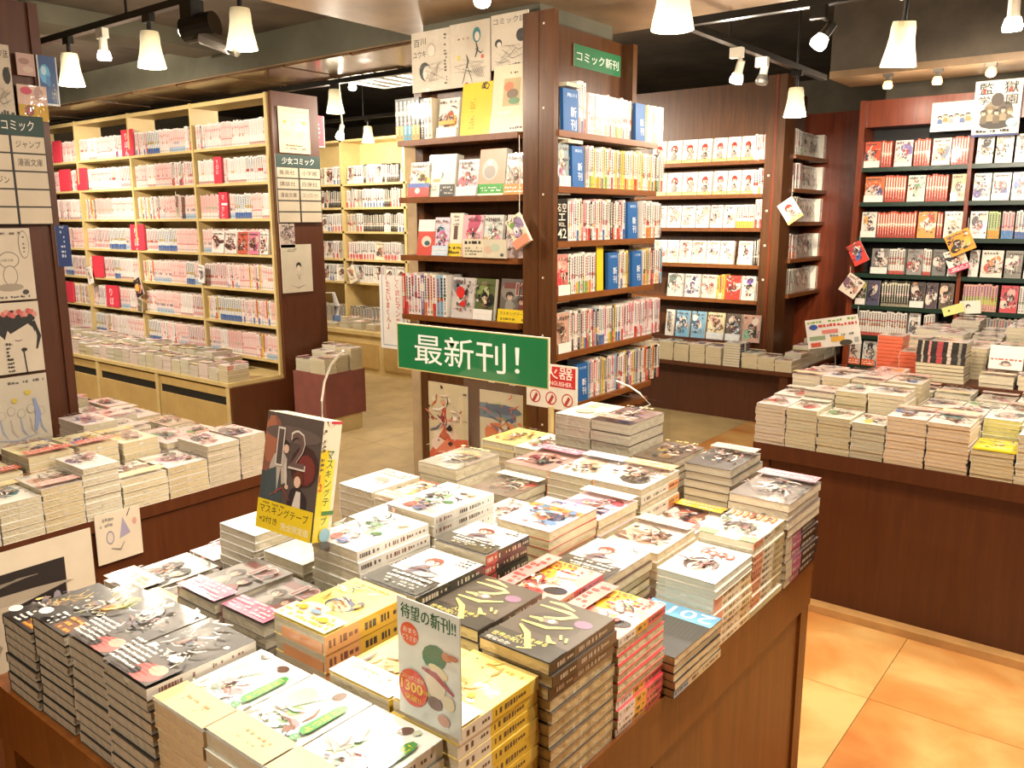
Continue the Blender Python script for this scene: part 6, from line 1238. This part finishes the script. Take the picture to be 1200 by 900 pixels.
# cards and booklets hanging on strings
def hanging(name, label, cat, plane, val, ctr, w, h, ang, A, top_px=None, string='white', t=.008, m='paper', yaw=0, group=None):
    """booklet hanging by a string; ctr in the picture gives its centre"""
    c = (on_x if plane == 'X' else on_y)(ctr[0], ctr[1], val); rz = (-PI/2 if plane == 'X' else 0)+yaw
    o = thing(name, label, cat, c, (0, 0, rz), group); R = Matrix.Rotation(ang, 3, 'Y')
    g = G().box(-w/2, w/2, 0, t, -h/2, h/2, hx('efe6d8')); g.v = [tuple(R @ Vector(v)) for v in g.v]
    link('booklet', g.mesh('booklet', 'paper'), o)
    g2 = A.put(G(), lambda u, v, l: R @ Vector((-w/2+u*w, -.0006-l, -h/2+v/A.asp*h))); link('printed_face', g2.mesh('printed_face', m), o)
    cs = [R @ Vector((sx*w/2, t/2, sz*h/2)) for sx in (-1, 1) for sz in (-1, 1)]; tp = max(cs, key=lambda q: q.z)
    zt = ((on_x if plane == 'X' else on_y)(top_px[0], top_px[1], val).z-c.z) if top_px else tp.z+.05
    link('string', G().tube([tp, (tp.x, tp.y, zt)], .0016, 6).mesh('string', string), o)
    return o
A = cov_generic('f4ecd0', ['7ab04a', 'a890b8', 'e8e0f0'], 1500).ell(.5, .7, .22, .24, 'b8a0c8', 12).ell(.5, .75, .16, .16, 'f4ece8', 12).rect(0, 0, 1, .4, 'f0987a').ell(.5, .68, .05, .06, '2a2426', 8)
hanging('hanging_booklet', 'tilted sample booklet with white face hanging on a pink string before the column', 'booklet', 'X', 2.90, (607, 271), .085, .135, -.52, A, (607, 158), 'white', .012)
A = Art(.45).rect(0, 0, 1, 3, 'e2d8bc').marks(.05, .3, .42, .45, '2a2824', 1, 3, 1).marks(.06, .05, .45, .28, '8a8270', 3, 4, .6).rect(.48, 0, 1, .45, 'd8d0b8').ell(.6, .2, .1, .1, 'd8b8a0').ell(.75, .25, .1, .1, 'b8c8b0').ell(.9, .08, .04, .04, '4a5060')
sheet('price_card', 'wide hand lettered card on the third column shelf edge', 'card', 'X', 2.935, (542, 280), (594, 303), A)
A = redhair(1502, 'f2ece4')
hanging('hanging_card', 'diamond hung white card with red haired figure before the walnut post', 'card', 'X', 6.068, (926, 247), .125, .165, -.6, A, (925, 205))
A = cov_generic('d8382c', ['2a1c1c', 'f0e0d0', '4a70b0'], 1503); hanging('hanging_card', 'red and blue card hanging at the left edge of the dark wall case', 'card', 'X', 6.32, (1005, 297), .105, .155, -.5, A, (1008, 275))
A = cov_generic('ead8c4', ['c99a84', 'f0e4d8', '7a5a6a'], 1504); hanging('hanging_card', 'pale sketch card hanging lower at the left edge of the dark wall case', 'card', 'X', 6.32, (998, 335), .13, .145, .55, A, (1003, 312))
A = cov_generic('f0a030', ['3a2c20', 'e8c890', 'f4b84a'], 1505); hanging('hanging_card', 'orange card hanging on the divider of the dark wall case', 'card', 'X', 6.30, (1125, 284), .155, .145, -.45, A, (1120, 255))
A = cov_generic('efe6d8', ['2c2c30', 'd84a3c', 'e8c8a0'], 1506, 'd8406a'); hanging('hanging_card', 'white and red card hanging below the orange one on the wall case divider', 'card', 'X', 6.33, (1121, 305), .125, .15, -.4, A, (1116, 285))
A = Art(.5).rect(0, 0, 1, 3, 'dce08a').ell(.3, .25, .06, .06, '5a5a3a', 8); hanging('hanging_card', 'small lime card tilted above the rear stacks of the wall case', 'card', 'X', 6.2, (1117, 363), .13, .06, -.35, A)
A = Art(.7).rect(0, 0, 1, 3, 'e8e4d4').ell(.4, .4, .12, .12, '3a3634').ell(.42, .35, .08, .08, 'e8d8c4'); hanging('hanging_card', 'cream card with a small black haired face beside the lime card', 'card', 'X', 6.25, (1137, 360), .125, .085, -.1, A)
# the white banner card before the low table
A = Art(.6).rect(0, 0, 1, 3, 'f4f0e6').marks(.04, .5, .95, .58, '8ab04a', 1, 3, .8).marks(.06, .4, .96, .5, 'd8483c', 1, 4, 1).ell(.15, .44, .08, .06, '3a60b0', 9).rect(.3, .28, .6, .36, 'e88a80').rect(.05, .17, .35, .25, '9ab08a').rect(.45, .1, .7, .2, 'f0b84a').rect(.06, .03, .25, .12, 'd8604a').ell(.72, .06, .12, .06, '4a4a40').rect(.88, .05, .96, .15, 'b8b8b0').marks(.4, .2, .9, .27, '8a8a84', 1, 8, .8)
o = hanging('price_banner', 'tilted white banner card with coloured lines standing at the low table end', 'card', 'X', 5.55, (976, 389), .33, .19, -.19, A, None, 'white', .003, 'gloss', yaw=.12)
link('wire_stand', G().tube([(.0, .02, .02), (.02, .05, -.2), (.0, .05, -o.location.z)], .004, 6).mesh('wire_stand', 'grey'), o)
# trinkets and cards hanging in the pink bookcase
A = cov_generic('2a2424', ['f0b060', 'e87a6a', 'c9a050'], 1510).ell(.5, .7, .3, .3, 'f0a850', 10); hanging('hanging_card', 'dark framed orange card with pink ribbon hanging in the pink bookcase', 'card', 'X', 3.66, (162, 337), .115, .15, -.35, A, (158, 300))
A = cov_generic('6a6a50', ['c9c070', '3a3a38', 'a8a890'], 1511); hanging('hanging_card', 'narrow olive card hanging under the orange one in the pink bookcase', 'card', 'X', 3.66, (164, 358), .06, .11, .2, A, (164, 345))
A = cov_generic('f0ece8', ['8a7a90', 'd8b8c0', 'c9c0c8'], 1512); hanging('hanging_card', 'white and mauve card hanging between two pink bays', 'card', 'X', 3.66, (236, 321), .08, .135, .12, A, (234, 300))
A = cov_generic('f4ece0', ['c9b8a8', 'b0987a', 'e8d8c8'], 1513); hanging('hanging_card', 'white card hanging far left in the pink bookcase', 'card', 'X', 3.66, (105, 323), .085, .15, -.25, A, (103, 303))
A = cov_generic('c9b8a0', ['8a4a44', '4a6a8a', 'd84a4a'], 1514); hanging('hanging_card', 'slim red topped strip hanging on the third pink shelf', 'card', 'X', 3.66, (208, 241), .05, .17, .05, A, (207, 224))
A = cov_generic('f0e4c8', ['d8a070', 'b0b0a0', 'c98a7a'], 1515); hanging('hanging_card', 'pale card tilted on the far cream shelves', 'card', 'X', 5.95, (412, 322), .11, .165, -.4, A, (410, 300))

# ---- the upright limited edition book on its clear stand
PX = .95
a, b = on_x(305, 618, PX-.05), on_x(372, 640, PX-.05); 
bw, bh, bt_ = .150, .215, .042
pop = thing('display_comic', 'limited edition comic box with big outlined 12 and yellow band, standing upright', 'book', (.872, 1.285, .946), (-.2, 0, -PI/2+.04))
g = G(); g.box(0, bw, 0, bt_, 0, bh, hx('e6d9c2'), 0, {'t': (PAGE, 1)})
link('slip_case', g.mesh('slip_case', ['gloss', 'pages']), pop)
A = Art(bh/bw).rect(0, 0, 1, 3, '5a4e48').ell(.15, .9, .2, .5, '8a5a4a', 12).ell(.1, 1.1, .12, .3, 'a86a50', 10).ell(.75, .85, .25, .25, '4a3230', 12).ell(.78, .82, .16, .18, '7a3a34', 12).ell(.5, 1.2, .5, .1, '6a5a54').rect(0, .3, .4, .7, '4a5050')
A.poly([(.10, .46), (.14, .8), (.2, .93), (.36, .98), (.44, .9), (.46, .62), (.38, .58), (.34, .78), (.30, .46)], 'b8aa9c').poly([(.08, .4), (.1, .72), (.26, .78), (.3, .5), (.26, .36)], '4a5456').ell(.38, 1.05, .075, .075, '3a2c26', 12).ell(.41, 1.02, .05, .055, 'd8b49c', 10).stroke([(.42, .86), (.44, .7), (.47, .58)], .06, 'c9bcae').ell(.48, .57, .035, .03, 'd8b49c', 8)
A.poly([(.5, .3), (.55, .55), (.68, .62), (.84, .5), (.86, .3)], '3a3030').poly([(.6, .32), (.66, .55), (.74, .55), (.76, .32)], 'd8ccc0').ell(.68, .7, .09, .1, '6a3a2c', 12).ell(.665, .66, .06, .07, 'e0bca4', 10).stroke([(.2, .42), (.4, .55), (.56, .42)], .02, 'a84a40')
for t_, u, w in (('1', .24, .13), ('2', .48, .3)):
    A.text(t_, u, .8, w, .47, 'd8cec2').text(t_, u+.018, .822, w-.036, .426, '5f504a' if t_ == '1' else '6e5650')
A.rect(0, 0, 1, .36, 'e9c92a').text('マスキングテープ', .05, .2, .88, .105, '4a4428').text('×2付き', .06, .08, .33, .085, '4a4428').text('完全限定版', .46, .05, .5, .09, 'f6f0d0').marks(.1, .31, .5, .345, '8a7a2a', 1, 3)
link('cover_print', art_upright(A, bw, bh, 'cover_print', 'gloss'), pop)
A = Art(bh/bt_).rect(0, 0, 1, 9, 'e8dcc4').rect(.0, 5.2, .6, 6.4, 'e0708a').ell(.4, 5.2, .26, .35, '3a2c28').ell(.4, 5.1, .18, .25, 'f0d0b8').rect(.4, 5.0, 1, 5.25, 'c93a4a').rect(0, 0, .45, 3.9, 'e9c92a').rect(.35, 0, .8, 3.5, 'efd84a')
A.vtext('マスキングテープ', .34, 3.9, .37, '3f7a3a').vtext('12', .02, 2.9, .34, 'd8384a').marks(.02, 3.0, .18, 4.8, '5a5048', 9, 3).ell(.6, .3, .3, .3, '8ab8c8', 12).rect(.5, 6.05, .8, 6.2, '2a2624')
link('spine_print', A.put(G(), lambda u, v, l: (bw+.0005+l, u*bt_, v/A.asp*bh)).mesh('spine_print', 'gloss'), pop)
st = thing('acrylic_stand', 'clear acrylic riser under the upright limited edition comic', 'stand', (.907, 1.145, .69))
link('riser_block', G().box(-.010, .010, -.038, .045, 0, .252).mesh('riser_block', 'acrylic'), st)
link('tray', G().box(-.075, .012, -.042, .145, .252, .2555).mesh('tray', 'acrylic'), st)

# ---- the release card in front of the yellow comics (figures on the printed card are left out)
rw, rh = .10, .158
A = Art(rh/rw).rect(0, 0, 1, 9, 'dfe4dc').text('待望の新刊!!', .06, 1.32, .88, .2, '1f6a48').text('待望の新刊!!', .068, 1.322, .88, .2, '1f6a48').ell(.2, 1.13, .15, .15, 'e2562c', 20).text('おまち', .1, 1.14, .22, .07, 'f8f0e4').text('どうさま!', .08, 1.04, .25, .07, 'f8f0e4')
A.ell(.6, .95, .2, .16, '3f7a5c', 12, .4).ell(.66, .78, .16, .07, 'ead9a8', 12, -.3).ell(.62, .6, .16, .2, 'e9dcc4', 12).stroke([(.4, .75), (.62, .72), (.9, .55)], .09, 'a8404c').ell(.82, .42, .1, .1, 'ddd2b0', 12).ell(.6, .34, .12, .09, '7a5a54', 12).ell(.8, 1.02, .08, .06, 'c98a6a', 8).ell(.74, .16, .1, .08, 'c99a84', 8).ell(.9, 1.04, .08, .04, 'b86a50', 10)
A.ell(.25, .42, .235, .25, 'dd3c26', 24).text('コミックス累計', .07, .52, .36, .065, 'f6e4a0').text('1300', .055, .36, .35, .14, 'f8d848').text('1300', .06, .362, .35, .14, 'f8d848').text('万部', .4, .4, .12, .06, 'f8d848').text('突破!!', .12, .24, .26, .09, 'f8d848')
rc_ = sheet('release_card', 'white release card with green lettering and a red 1300 disc', 'card', 'X', .7005, (465, 697), (541, 868), A, 'gloss', t=.0014)
# ---- white wires of the sign clips
def wire(label, pts, r=.0022):
    o = thing('wire_clip', label, 'wire', pts[0]); q = [Vector(p)-Vector(pts[0]) for p in pts]
    link('wire', G().tube(q, r, 6).mesh('wire', 'white', True), o); link('clip', G().box(-.003, .003, -.003, .003, -.002, .008).mesh('clip', 'white'), o)
wx = .97
wire('tall curved white wire rising behind the upright comic', [on_x(381, 520, wx), on_x(378, 495, wx), on_x(377, 470, wx), on_x(380, 448, wx), on_x(388, 427, wx), on_x(402, 411, wx)])
p0 = Vector((1.95, 1.12, .98)); 
wire('short curved white wire bending out of the tallest grey stack', [p0, on_x(762, 474, 1.94), on_x(750, 461, 1.94), on_x(738, 453, 1.94), on_x(722, 446, 1.94)])
